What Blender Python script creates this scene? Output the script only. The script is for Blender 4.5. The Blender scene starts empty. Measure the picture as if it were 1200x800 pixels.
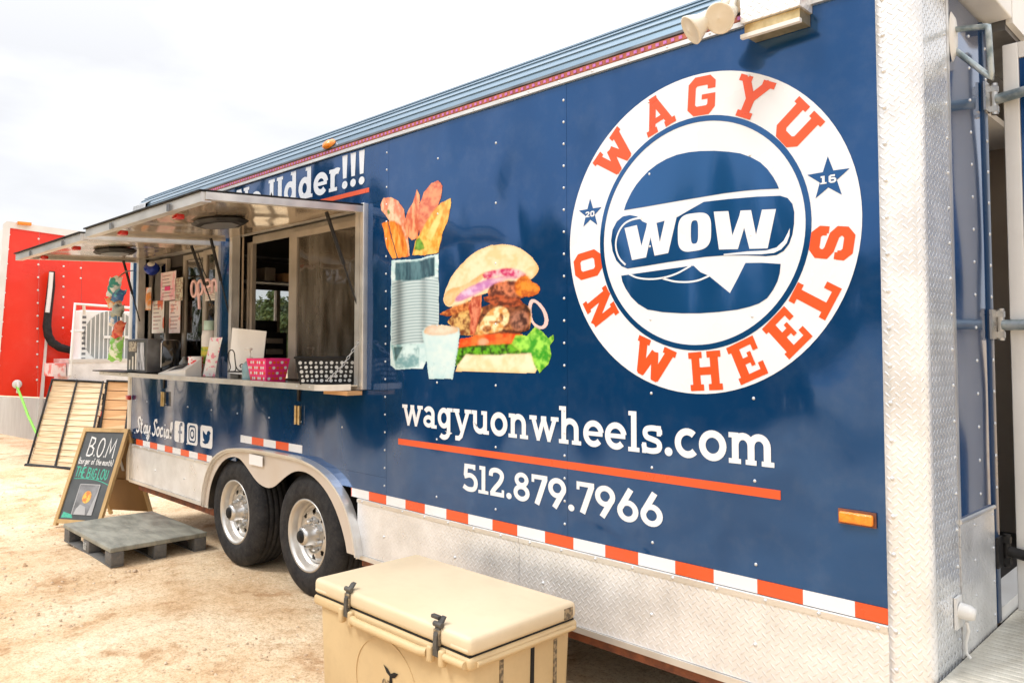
import bpy, bmesh, math, random
import numpy as np
from mathutils import Vector, Matrix
from mathutils.geometry import tessellate_polygon
random.seed(7); rng = np.random.default_rng(7)
R = math.radians
S = bpy.context.scene
COL = S.collection

# ------------------------------------------------------------------ camera
F = 915.0; PITCH = R(2.6); PPY = 365.0; YAW = R(45); CAM = Vector((0, -2.6, 1.57))
cd = bpy.data.cameras.new("camera"); cam = bpy.data.objects.new("camera", cd); COL.objects.link(cam)
cam.location = CAM; cam.rotation_euler = (R(90) + PITCH, 0, YAW)
cd.sensor_width = 36; cd.lens = F / 1200 * 36; cd.shift_y = -(400 - PPY) / 1200
cd.clip_end = 2000; cd.clip_start = 0.05
S.camera = cam
S.render.resolution_x = 1024; S.render.resolution_y = 682

# ------------------------------------------------------------------ light
SUN_DIR = Vector((-0.30, -0.62, 0.92)).normalized()          # towards the sun
w = bpy.data.worlds.new("World"); S.world = w; w.use_nodes = True
nt = w.node_tree; nt.nodes.clear()
def N(t, **k):
    n = nt.nodes.new(t)
    for a, b in k.items(): setattr(n, a, b)
    return n
sky = N('ShaderNodeTexSky', sky_type='NISHITA', sun_disc=False)
sky.sun_elevation = math.asin(SUN_DIR.z); sky.sun_rotation = math.atan2(SUN_DIR.x, SUN_DIR.y)
b1 = N('ShaderNodeBackground'); b1.inputs[1].default_value = 0.10
nt.links.new(sky.outputs[0], b1.inputs[0])
tc = N('ShaderNodeTexCoord'); sep = N('ShaderNodeSeparateXYZ'); nt.links.new(tc.outputs['Generated'], sep.inputs[0])
mx = N('ShaderNodeMath', operation='MAXIMUM'); nt.links.new(sep.outputs[2], mx.inputs[0]); mx.inputs[1].default_value = 0
sq = N('ShaderNodeMath', operation='POWER'); nt.links.new(mx.outputs[0], sq.inputs[0]); sq.inputs[1].default_value = 2
lum = N('ShaderNodeMath', operation='MULTIPLY_ADD'); nt.links.new(sq.outputs[0], lum.inputs[0]); lum.inputs[1].default_value = 2.0; lum.inputs[2].default_value = 0.87
mp = N('ShaderNodeMapping'); mp.inputs['Scale'].default_value = (1, 1, 3.2); nt.links.new(tc.outputs['Generated'], mp.inputs[0])
nz = N('ShaderNodeTexNoise'); nz.inputs['Scale'].default_value = 2.6; nz.inputs['Detail'].default_value = 6; nt.links.new(mp.outputs[0], nz.inputs[0])
mr = N('ShaderNodeMapRange'); nt.links.new(nz.outputs[0], mr.inputs[0]); mr.inputs[1].default_value = .35; mr.inputs[2].default_value = .65; mr.inputs[3].default_value = .82; mr.inputs[4].default_value = 1.12
m2 = N('ShaderNodeMath', operation='MULTIPLY'); nt.links.new(lum.outputs[0], m2.inputs[0]); nt.links.new(mr.outputs[0], m2.inputs[1])
b2 = N('ShaderNodeBackground'); b2.inputs[0].default_value = (0.97, 0.975, 1.0, 1); nt.links.new(m2.outputs[0], b2.inputs[1])
ms = N('ShaderNodeMixShader'); ms.inputs[0].default_value = 0.9
nt.links.new(b1.outputs[0], ms.inputs[1]); nt.links.new(b2.outputs[0], ms.inputs[2])
wo = N('ShaderNodeOutputWorld'); nt.links.new(ms.outputs[0], wo.inputs[0])
sl = bpy.data.lights.new("sun", 'SUN'); sl.energy = 1.5; sl.angle = R(14); sl.color = (1, .99, .98)
so = bpy.data.objects.new("sun", sl); COL.objects.link(so); so.location = (-3, -8, 12)
so.rotation_euler = (-SUN_DIR).to_track_quat('-Z', 'Y').to_euler()
S.view_settings.view_transform = 'Standard'; S.view_settings.look = 'None'; S.view_settings.gamma = 1
S.view_settings.exposure = 0.24

# ------------------------------------------------------------------ measuring: photo pixel + one known coordinate -> world point
def ray(px, py):
    u = (px - 600) / F; v = -(py - PPY) / F
    fh = Vector((-math.sin(YAW), math.cos(YAW), 0)); r = Vector((math.cos(YAW), math.sin(YAW), 0))
    c, s = math.cos(PITCH), math.sin(PITCH)
    return fh * c + Vector((0, 0, s)) + r * u + (Vector((0, 0, c)) - fh * s) * v
def at(px, py, x=None, y=None, z=None):
    d = ray(px, py)
    t = (y - CAM.y) / d.y if y is not None else (x - CAM.x) / d.x if x is not None else (z - CAM.z) / d.z
    return CAM + d * t
def XZ(px, py, y=0.0):
    p = at(px, py, y=y); return (p.x, p.z)

# ------------------------------------------------------------------ materials
def mat(name, col, rough=.6, metal=0.0, col2=None, nscale=8.0, nmix=(.35, .65), bump=0.0, bscale=60.0, bdist=.01,
        coat=0.0, emit=None, estr=1.0, spec=.5, wave=0.0, stretch=(1, 1, 1), dust=None, dustamt=.0, trans=0.0):
    m = bpy.data.materials.new(name); m.use_nodes = True; t = m.node_tree; n = t.nodes; L = t.links.new
    b = n['Principled BSDF']
    b.inputs['Roughness'].default_value = rough; b.inputs['Metallic'].default_value = metal
    b.inputs['Specular IOR Level'].default_value = spec
    b.inputs['Base Color'].default_value = (*col, 1)
    if coat: b.inputs['Coat Weight'].default_value = coat; b.inputs['Coat Roughness'].default_value = .04
    if trans: b.inputs['Transmission Weight'].default_value = trans
    if emit: b.inputs['Emission Color'].default_value = (*emit, 1); b.inputs['Emission Strength'].default_value = estr
    tc = n.new('ShaderNodeTexCoord'); mp = n.new('ShaderNodeMapping'); mp.inputs['Scale'].default_value = stretch
    L(tc.outputs['Object'], mp.inputs[0])
    colout = None
    c2 = col2 or tuple(c * .82 for c in col)
    nz = n.new('ShaderNodeTexNoise'); nz.inputs['Scale'].default_value = nscale; nz.inputs['Detail'].default_value = 6; L(mp.outputs[0], nz.inputs[0])
    r = n.new('ShaderNodeValToRGB'); r.color_ramp.elements[0].position = nmix[0]; r.color_ramp.elements[1].position = nmix[1]
    r.color_ramp.elements[0].color = (*c2, 1); r.color_ramp.elements[1].color = (*col, 1)
    L(nz.outputs[0], r.inputs[0]); colout = r.outputs[0]
    if dust:
        n3 = n.new('ShaderNodeTexNoise'); n3.inputs['Scale'].default_value = nscale * 4.3; n3.inputs['Detail'].default_value = 8; n3.inputs['Roughness'].default_value = .7; L(mp.outputs[0], n3.inputs[0])
        mr = n.new('ShaderNodeMapRange'); L(n3.outputs[0], mr.inputs[0]); mr.inputs[1].default_value = .48; mr.inputs[2].default_value = .75; mr.inputs[4].default_value = dustamt
        mm = n.new('ShaderNodeMix'); mm.data_type = 'RGBA'; L(mr.outputs[0], mm.inputs[0]); L(colout, mm.inputs[6]); mm.inputs[7].default_value = (*dust, 1); colout = mm.outputs[2]
    L(colout, b.inputs['Base Color'])
    rr = n.new('ShaderNodeMapRange'); L(nz.outputs[0], rr.inputs[0]); rr.inputs[1].default_value = .3; rr.inputs[2].default_value = .7
    rr.inputs[3].default_value = max(0, rough * .85); rr.inputs[4].default_value = min(1, rough * 1.15 + .01); L(rr.outputs[0], b.inputs['Roughness'])
    prev = None
    if wave:
        mw = n.new('ShaderNodeMapping'); mw.inputs['Scale'].default_value = (1.6, 1, .85); L(tc.outputs['Object'], mw.inputs[0])
        nw = n.new('ShaderNodeTexNoise'); nw.inputs['Scale'].default_value = 1.35; nw.inputs['Detail'].default_value = .7; L(mw.outputs[0], nw.inputs[0])
        bw = n.new('ShaderNodeBump'); bw.inputs['Distance'].default_value = wave; L(nw.outputs[0], bw.inputs['Height']); prev = bw
    if bump:
        nb = n.new('ShaderNodeTexNoise'); nb.inputs['Scale'].default_value = bscale; nb.inputs['Detail'].default_value = 6; L(mp.outputs[0], nb.inputs[0])
        bb = n.new('ShaderNodeBump'); bb.inputs['Strength'].default_value = bump; bb.inputs['Distance'].default_value = bdist; L(nb.outputs[0], bb.inputs['Height'])
        if prev: L(prev.outputs[0], bb.inputs['Normal'])
        prev = bb
    if prev:
        L(prev.outputs[0], b.inputs['Normal'])
        if coat: L(prev.outputs[0], b.inputs['Coat Normal'])
    return m

def tread_mat(name, col, rough, cell=.042, strength=.9):
    """diamond tread plate: raised lozenges in alternate directions, as fine relief"""
    m = bpy.data.materials.new(name); m.use_nodes = True; t = m.node_tree; n = t.nodes; L = t.links.new
    b = n['Principled BSDF']; b.inputs['Metallic'].default_value = .5
    tc = n.new('ShaderNodeTexCoord'); sp = n.new('ShaderNodeSeparateXYZ'); L(tc.outputs['Object'], sp.inputs[0])
    def M(op, a, c=None, v=None):
        q = n.new('ShaderNodeMath'); q.operation = op
        for i, s_ in enumerate((a, c, v)):
            if s_ is None: continue
            if isinstance(s_, (int, float)): q.inputs[i].default_value = s_
            else: L(s_, q.inputs[i])
        return q.outputs[0]
    u = M('DIVIDE', M('ADD', sp.outputs[0], sp.outputs[1]), cell); v = M('DIVIDE', sp.outputs[2], cell)
    def loz(ou, ov, sgn):
        fu = M('SUBTRACT', M('FRACT', M('ADD', u, ou)), .5); fv = M('SUBTRACT', M('FRACT', M('ADD', v, ov)), .5)
        a = M('MULTIPLY', M('ADD', fu, M('MULTIPLY', fv, sgn)), .707); c = M('MULTIPLY', M('SUBTRACT', fu, M('MULTIPLY', fv, sgn)), .707)
        d = M('SQRT', M('ADD', M('POWER', M('DIVIDE', a, .40), 2), M('POWER', M('DIVIDE', c, .12), 2)))
        q = n.new('ShaderNodeMapRange'); q.interpolation_type = 'SMOOTHSTEP'; L(d, q.inputs[0]); q.inputs[1].default_value = 1.05; q.inputs[2].default_value = .5
        return q.outputs[0]
    h = M('MAXIMUM', loz(0, 0, 1), loz(.5, .5, -1))
    nz = n.new('ShaderNodeTexNoise'); nz.inputs['Scale'].default_value = 7; nz.inputs['Detail'].default_value = 8; L(tc.outputs['Object'], nz.inputs[0])
    r = n.new('ShaderNodeValToRGB'); r.color_ramp.elements[0].position = .35; r.color_ramp.elements[1].position = .62
    r.color_ramp.elements[0].color = (*[c * .84 for c in col], 1); r.color_ramp.elements[1].color = (*col, 1); L(nz.outputs[0], r.inputs[0])
    L(r.outputs[0], b.inputs['Base Color'])
    q = n.new('ShaderNodeMapRange'); L(nz.outputs[0], q.inputs[0]); q.inputs[1].default_value = .3; q.inputs[2].default_value = .7; q.inputs[3].default_value = rough * .8; q.inputs[4].default_value = rough * 1.3
    L(q.outputs[0], b.inputs['Roughness'])
    bp = n.new('ShaderNodeBump'); bp.inputs['Strength'].default_value = strength; bp.inputs['Distance'].default_value = .0022; L(h, bp.inputs['Height'])
    L(bp.outputs[0], b.inputs['Normal'])
    return m

def glass_mat(name, tint=(.6, .55, .5), glossy=.35):
    m = bpy.data.materials.new(name); m.use_nodes = True; t = m.node_tree; n = t.nodes; L = t.links.new; n.clear()
    o = n.new('ShaderNodeOutputMaterial'); tr = n.new('ShaderNodeBsdfTransparent'); tr.inputs[0].default_value = (*tint, 1)
    g = n.new('ShaderNodeBsdfGlossy'); g.inputs['Roughness'].default_value = .03
    tc = n.new('ShaderNodeTexCoord'); nz = n.new('ShaderNodeTexNoise'); nz.inputs['Scale'].default_value = 2.2; L(tc.outputs['Object'], nz.inputs[0])
    bp = n.new('ShaderNodeBump'); bp.inputs['Distance'].default_value = .012; L(nz.outputs[0], bp.inputs['Height']); L(bp.outputs[0], g.inputs['Normal'])
    fr = n.new('ShaderNodeFresnel'); fr.inputs[0].default_value = 1.5; ad = n.new('ShaderNodeMath'); ad.operation = 'ADD'; ad.use_clamp = True
    L(fr.outputs[0], ad.inputs[0]); ad.inputs[1].default_value = glossy * .4
    mx = n.new('ShaderNodeMixShader'); L(ad.outputs[0], mx.inputs[0]); L(tr.outputs[0], mx.inputs[1]); L(g.outputs[0], mx.inputs[2]); L(mx.outputs[0], o.inputs[0])
    return m

def vcol_mat(name, rough=.3, coat=.5, wave=0.0, attr='print'):
    m = mat(name, (.5, .5, .5), rough, coat=coat, wave=wave)
    t = m.node_tree; a = t.nodes.new('ShaderNodeVertexColor'); a.layer_name = attr
    t.links.new(a.outputs[0], t.nodes['Principled BSDF'].inputs['Base Color'])
    return m

NAVY = (.008, .050, .150)
MAT = dict(
    navy=mat('navy_gloss', (.006, .068, .215), .10, .50, coat=.42, wave=.065, nscale=2, col2=(.0055, .062, .198), dust=(.22, .27, .34), dustamt=.10, spec=.5),
    navy_roof=mat('navy_roof', (.17, .265, .35), .3, .3, coat=.25, nscale=5, col2=(.14, .23, .31), dust=(.4, .45, .5), dustamt=.25, stretch=(.3, 3, 3)),
    white_print=mat('white_print', (.79, .80, .82), .28, coat=.35, wave=.02, nscale=3, col2=(.75, .76, .78)),
    orange_print=mat('orange_print', (.80, .085, .012), .3, coat=.35, wave=.02, nscale=4, col2=(.74, .08, .015)),
    navy_print=mat('navy_print', (.009, .094, .275), .12, .50, coat=.55, wave=.06, nscale=2, col2=(.008, .086, .255)),
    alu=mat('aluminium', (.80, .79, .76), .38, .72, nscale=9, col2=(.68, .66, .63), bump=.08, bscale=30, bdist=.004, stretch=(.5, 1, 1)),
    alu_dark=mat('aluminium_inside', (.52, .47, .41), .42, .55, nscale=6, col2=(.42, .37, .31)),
    chrome=mat('chrome', (.68, .675, .66), .30, .88, nscale=20, col2=(.56, .55, .53)),
    galv=mat('galvanised', (.48, .53, .54), .42, .6, nscale=26, col2=(.22, .28, .30), nmix=(.38, .6), bump=.2, bscale=90, bdist=.003),
    brightrim=mat('rim_metal', (.64, .62, .58), .36, .75, nscale=14, col2=(.6, .57, .53)),
    tread=tread_mat('tread_plate', (.88, .885, .89), .34, cell=.033, strength=.6),
    tread_fine=tread_mat('tread_plate_fine', (.84, .84, .83), .34, cell=.033, strength=1.0),
    rubber=mat('rubber', (.015, .015, .017), .75, spec=.3, nscale=14, col2=(.028, .027, .027), bump=.3, bscale=160, bdist=.002, dust=(.16, .13, .10), dustamt=.18),
    gloss_black=mat('gloss_black', (.010, .010, .011), .10, nscale=12, col2=(.014, .014, .015), coat=.3),
    navy_trim=mat('navy_trim', (.012, .05, .13), .3, nscale=3),
    silver=mat('silver_sheet', (.86, .86, .86), .45, .1, nscale=6, col2=(.78, .78, .78), stretch=(1, 8, .5)),
    black=mat('black_plastic', (.008, .008, .009), .55, spec=.25, nscale=12, col2=(.02, .02, .02)),
    black_metal=mat('black_metal', (.013, .013, .014), .5, .2, spec=.3, nscale=15, col2=(.04, .037, .035)),
    white=mat('white_paint', (.80, .79, .76), .4, nscale=5, col2=(.74, .72, .68), bump=.05, bscale=60),
    cream=mat('cream_lamp', (.78, .73, .62), .38, nscale=12, col2=(.68, .61, .49)),
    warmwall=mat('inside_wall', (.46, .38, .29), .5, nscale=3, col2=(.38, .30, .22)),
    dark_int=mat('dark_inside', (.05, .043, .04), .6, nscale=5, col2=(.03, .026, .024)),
    amber=mat('amber_lens', (.95, .32, .02), .2, coat=.5, nscale=50, col2=(.85, .22, .01), bump=.3, bscale=120),
    redlens=mat('red_lens', (.6, .015, .01), .2, coat=.5, nscale=30, col2=(.4, .01, .008)),
    rust=mat('rusty_frame', (.33, .115, .055), .75, .1, nscale=18, col2=(.16, .06, .035), bump=.3, bscale=90),
    under=mat('underbody', (.03, .027, .025), .85, nscale=9, col2=(.05, .04, .03)),
    cooler=mat('tan_plastic', (.64, .48, .26), .50, nscale=2.2, col2=(.58, .42, .22), bump=.10, bscale=300, bdist=.0015, dust=(.40, .28, .15), dustamt=.32),
    cooler_lid=mat('tan_plastic_lid', (.72, .59, .40), .46, nscale=1.6, col2=(.66, .53, .34), bump=.10, bscale=300, bdist=.0015, dust=(.45, .35, .22), dustamt=.22),
    scuff=mat('dark_scuff', (.13, .10, .065), .8, nscale=60, col2=(.35, .26, .15), nmix=(.4, .55)),
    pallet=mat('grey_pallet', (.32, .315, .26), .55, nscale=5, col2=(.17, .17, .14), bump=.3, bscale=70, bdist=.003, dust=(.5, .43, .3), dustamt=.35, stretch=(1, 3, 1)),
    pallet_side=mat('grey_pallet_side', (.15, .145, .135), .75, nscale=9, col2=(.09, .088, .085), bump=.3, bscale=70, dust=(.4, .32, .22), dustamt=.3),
    pine=mat('pine_slat', (.78, .60, .38), .6, nscale=9, col2=(.62, .42, .22), stretch=(.6, .6, 9), bump=.15, bscale=50),
    pine_d=mat('pine_slat_orange', (.72, .42, .20), .6, nscale=9, col2=(.60, .33, .14), stretch=(.6, .6, 9)),
    wood=mat('sign_frame_wood', (.62, .42, .19), .5, nscale=10, col2=(.48, .30, .12), stretch=(1, 1, .3)),
    ply=mat('brown_board', (.34, .185, .06), .5, nscale=4, col2=(.25, .13, .04), stretch=(1, 1, .3)),
    slate=mat('chalkboard', (.055, .062, .066), .55, nscale=5, col2=(.10, .11, .115), nmix=(.4, .75)),
    chalk=mat('white_chalk', (.8, .8, .78), .9, nscale=90, col2=(.5, .5, .5), nmix=(.3, .5)),
    chalk_g=mat('green_chalk', (.10, .50, .36), .9, nscale=90, col2=(.05, .3, .22), nmix=(.3, .5)),
    red=mat('red_panel', (.86, .035, .012), .30, coat=.2, nscale=1.2, col2=(.80, .03, .011), wave=.03, dust=(.9, .2, .12), dustamt=.12),
    pinkposter=mat('poster_pink', (.85, .62, .62), .5, nscale=9, col2=(.9, .86, .84), nmix=(.42, .55)),
    paper=mat('paper', (.84, .82, .78), .6, nscale=3, col2=(.78, .76, .72)),
    pink=mat('pink_plastic', (.86, .03, .22), .4, nscale=4, col2=(.8, .02, .18)),
    blue=mat('blue_foil', (.01, .05, .45), .2, .3, nscale=9, col2=(.005, .02, .2)),
    neon=mat('pink_tube', (.85, .60, .60), .35, nscale=9, col2=(.8, .5, .5)),
    deck=mat('deck_metal', (.70, .67, .58), .5, .25, nscale=7, col2=(.55, .51, .42), nmix=(.3, .7), bump=.2, bscale=60, stretch=(3, 1, 1)),
    lime=mat('lime_rope', (.35, .85, .12), .6, nscale=90, col2=(.2, .6, .08)),
    bark=mat('bark', (.10, .07, .05), .9, nscale=20, col2=(.05, .035, .025), bump=.5, bscale=30),
    clear=mat('clear_plastic', (.85, .92, .92), .1, nscale=4, trans=.75),
    gel=mat('blue_gel', (.45, .72, .78), .12, nscale=4, trans=.5),
    steel_grey=mat('grey_steel', (.22, .23, .24), .4, .5, nscale=8, col2=(.12, .12, .13)),
    brass=mat('brass_latch', (.70, .55, .30), .35, .8, nscale=30, col2=(.5, .36, .16)),
)
def leaf_mat(name, c1, c2):
    m = mat(name, c1, .55, col2=c2, nscale=1.8, nmix=(.3, .7), spec=.3); return m
LEAF = [leaf_mat('leaves_a', (.11, .15, .045), (.05, .08, .025)), leaf_mat('leaves_b', (.12, .15, .05), (.06, .085, .03)), leaf_mat('leaves_c', (.10, .13, .06), (.05, .075, .035))]
GLASS = glass_mat('window_glass')
def reflect_pane_mat():  # pane whose brown and pale cloud reflection is painted as a diffuse layer
    m = glass_mat('pane_painted_reflection', (.55, .48, .40), .10); t = m.node_tree; n = t.nodes; L = t.links.new
    out = [q for q in n if q.type == 'OUTPUT_MATERIAL'][0]; src = out.inputs[0].links[0].from_socket
    d = n.new('ShaderNodeBsdfDiffuse'); nz = n.new('ShaderNodeTexNoise'); nz.inputs['Scale'].default_value = 5; nz.inputs['Detail'].default_value = 5; tc = [q for q in n if q.type == 'TEX_COORD'][0]
    mp = n.new('ShaderNodeMapping'); mp.inputs['Scale'].default_value = (2, 1, .5); L(tc.outputs['Object'], mp.inputs[0]); L(mp.outputs[0], nz.inputs[0])
    r = n.new('ShaderNodeValToRGB'); r.color_ramp.elements[0].position = .35; r.color_ramp.elements[1].position = .7; r.color_ramp.elements[0].color = (.09, .07, .05, 1); r.color_ramp.elements[1].color = (.34, .31, .27, 1)
    L(nz.outputs[0], r.inputs[0]); L(r.outputs[0], d.inputs[0]); mx = n.new('ShaderNodeMixShader'); mx.inputs[0].default_value = .42; L(src, mx.inputs[1]); L(d.outputs[0], mx.inputs[2]); L(mx.outputs[0], out.inputs[0]); return m
PANE_REFLECT = reflect_pane_mat()
GLASS_C = glass_mat('clear_glass', (.9, .92, .92), .1)

# ------------------------------------------------------------------ object helpers
def wloc(o):
    v = Vector((0, 0, 0))
    while o: v += Vector(o.location); o = o.parent
    return v
class MB:
    def __init__(s): s.v = []; s.f = []; s.sm = []
    def add(s, V, Fs, smooth=False):
        k = len(s.v); s.v += [tuple(p) for p in V]; s.f += [tuple(i + k for i in f) for f in Fs]; s.sm += [smooth] * len(Fs); return s
    def box(s, x0, x1, y0, y1, z0, z1, b=0.0, M=None):
        if b > 0:
            bm = bmesh.new(); bmesh.ops.create_cube(bm, size=1)
            bmesh.ops.scale(bm, vec=(x1 - x0, y1 - y0, z1 - z0), verts=bm.verts)
            bmesh.ops.bevel(bm, geom=list(bm.edges), offset=b, segments=3, profile=.5, affect='EDGES')
            bmesh.ops.translate(bm, vec=((x0 + x1) / 2, (y0 + y1) / 2, (z0 + z1) / 2), verts=bm.verts)
            V = [v.co.copy() for v in bm.verts]; bm.verts.index_update(); Fs = [[v.index for v in f.verts] for f in bm.faces]; bm.free()
            if M: V = [M @ p for p in V]
            return s.add(V, Fs, True)
        V = [(x, y, z) for x in (x0, x1) for y in (y0, y1) for z in (z0, z1)]
        if M: V = [M @ Vector(p) for p in V]
        return s.add(V, [(0, 1, 3, 2), (4, 6, 7, 5), (0, 4, 5, 1), (2, 3, 7, 6), (0, 2, 6, 4), (1, 5, 7, 3)])
    def tube(s, P, r, n=8, cap=True, closed=False):
        P = [Vector(p) for p in P]; m = len(P); rs = r if isinstance(r, (list, tuple)) else [r] * m
        V = []; prev = None
        for i, p in enumerate(P):
            d = (P[(i + 1) % m] - P[i - 1]) if closed else (P[min(i + 1, m - 1)] - P[max(i - 1, 0)])
            d.normalize()
            if prev is None:
                a = Vector((0, 0, 1)) if abs(d.z) < .9 else Vector((1, 0, 0)); e = d.cross(a).normalized()
            else: e = (prev - d * prev.dot(d)).normalized()
            prev = e; g = d.cross(e)
            V += [p + (e * math.cos(2 * math.pi * k / n) + g * math.sin(2 * math.pi * k / n)) * rs[i] for k in range(n)]
        Fs = []
        for i in range(m if closed else m - 1):
            j = (i + 1) % m
            Fs += [(i * n + k, i * n + (k + 1) % n, j * n + (k + 1) % n, j * n + k) for k in range(n)]
        s.add(V, Fs, True)
        if cap and not closed: s.add(V[:n], [tuple(range(n))[::-1]]); s.add(V[-n:], [tuple(range(n))])
        return s
    def lathe(s, prof, c, axis, n=32, smooth=True):
        """prof: (radius, distance along axis) pairs"""
        a = Vector(axis).normalized(); t = Vector((0, 0, 1)) if abs(a.z) < .9 else Vector((1, 0, 0)); e = a.cross(t).normalized(); g = a.cross(e); c = Vector(c)
        V = [c + a * h + (e * math.cos(2 * math.pi * k / n) + g * math.sin(2 * math.pi * k / n)) * r for r, h in prof for k in range(n)]
        Fs = [(i * n + k, i * n + (k + 1) % n, (i + 1) * n + (k + 1) % n, (i + 1) * n + k) for i in range(len(prof) - 1) for k in range(n)]
        return s.add(V, Fs, smooth)
    def prism(s, poly, fn0, fn1):
        """extrude a 2D polygon between two placing functions"""
        tri = tessellate_polygon([[Vector((*p, 0)) for p in poly]]); n = len(poly)
        V = [fn0(*p) for p in poly] + [fn1(*p) for p in poly]
        Fs = [tuple(t) for t in tri] + [tuple(i + n for i in t)[::-1] for t in tri] + [(i, (i + 1) % n, (i + 1) % n + n, i + n) for i in range(n)]
        return s.add(V, Fs)
    def sheet(s, poly, fn):
        tri = tessellate_polygon([[Vector((*p, 0)) for p in poly]])
        return s.add([fn(*p) for p in poly], [tuple(t) for t in tri])
    def build(s, name, m, parent=None, auto=True):
        o0 = wloc(parent) if parent else Vector((0, 0, 0))
        me = bpy.data.meshes.new(name); me.from_pydata([tuple(Vector(p) - o0) for p in s.v], [], s.f)
        bm = bmesh.new(); bm.from_mesh(me); bmesh.ops.recalc_face_normals(bm, faces=bm.faces); bm.to_mesh(me); bm.free()
        me.polygons.foreach_set('use_smooth', s.sm); me.materials.append(MAT[m] if isinstance(m, str) else m); me.update()
        o = bpy.data.objects.new(name, me); COL.objects.link(o)
        if parent: o.parent = parent
        return o
def tag(o, label=None, cat=None, group=None, kind=None):
    if label: o['label'] = label
    if cat: o['category'] = cat
    if group: o['group'] = group
    if kind: o['kind'] = kind
    return o
def thing(name, loc, label, cat, group=None):
    o = bpy.data.objects.new(name, None); o.empty_display_size = .1; COL.objects.link(o); o.location = loc
    return tag(o, label, cat, group)
def copy_tree(o, parent=None):
    c = o.copy(); COL.objects.link(c)
    if parent: c.parent = parent
    for ch in list(o.children): copy_tree(ch, c)
    return c
def bx(name, m, parent, *a, b=0.0): return MB().box(*a, b=b).build(name, m, parent)
def ellipse(cx, cy, rx, ry, n=48, a0=0, a1=360):
    full = abs(a1 - a0) >= 360; k = n if full else n + 1
    return [(cx + rx * math.cos(R(a0 + (a1 - a0) * i / n)), cy + ry * math.sin(R(a0 + (a1 - a0) * i / n))) for i in range(k)]
def smooth_poly(P, it=2, closed=True):
    for _ in range(it):
        Q = []; n = len(P); rg = range(n) if closed else range(n - 1)
        if not closed: Q.append(P[0])
        for i in rg:
            a, b = P[i], P[(i + 1) % n]
            Q += [(a[0] * .75 + b[0] * .25, a[1] * .75 + b[1] * .25), (a[0] * .25 + b[0] * .75, a[1] * .25 + b[1] * .75)]
        if not closed: Q.append(P[-1])
        P = Q
    return P

# ------------------------------------------------------------------ lettering: strokes and polygons
def stroke_poly(P, wd, closed=False):
    n = len(P); V = []
    for i, p in enumerate(P):
        a = P[i - 1] if (i > 0 or closed) else None; b = P[(i + 1) % n] if (i < n - 1 or closed) else None
        d1 = Vector((p[0] - a[0], p[1] - a[1])).normalized() if a else None
        d2 = Vector((b[0] - p[0], b[1] - p[1])).normalized() if b else None
        if d1 is None: d1 = d2
        if d2 is None: d2 = d1
        nn = Vector((-(d1.y + d2.y), d1.x + d2.x)); L = nn.length
        nn = nn / L if L > 1e-6 else Vector((-d1.y, d1.x))
        k = wd / 2 / max(.45, nn.dot(Vector((-d1.y, d1.x))))
        V += [(p[0] + nn.x * k, p[1] + nn.y * k), (p[0] - nn.x * k, p[1] - nn.y * k)]
    Fs = [(2 * i, 2 * i + 1, (2 * ((i + 1) % n)) + 1, 2 * ((i + 1) % n)) for i in range(n if closed else n - 1)]
    return V, Fs
def rect(x0, x1, y0, y1): return ('p', [(x0, y0), (x1, y0), (x1, y1), (x0, y1)])
def st(*P, w=.165, c=False): return ('s', list(P), w, c)
A = ellipse
T = .115
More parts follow.
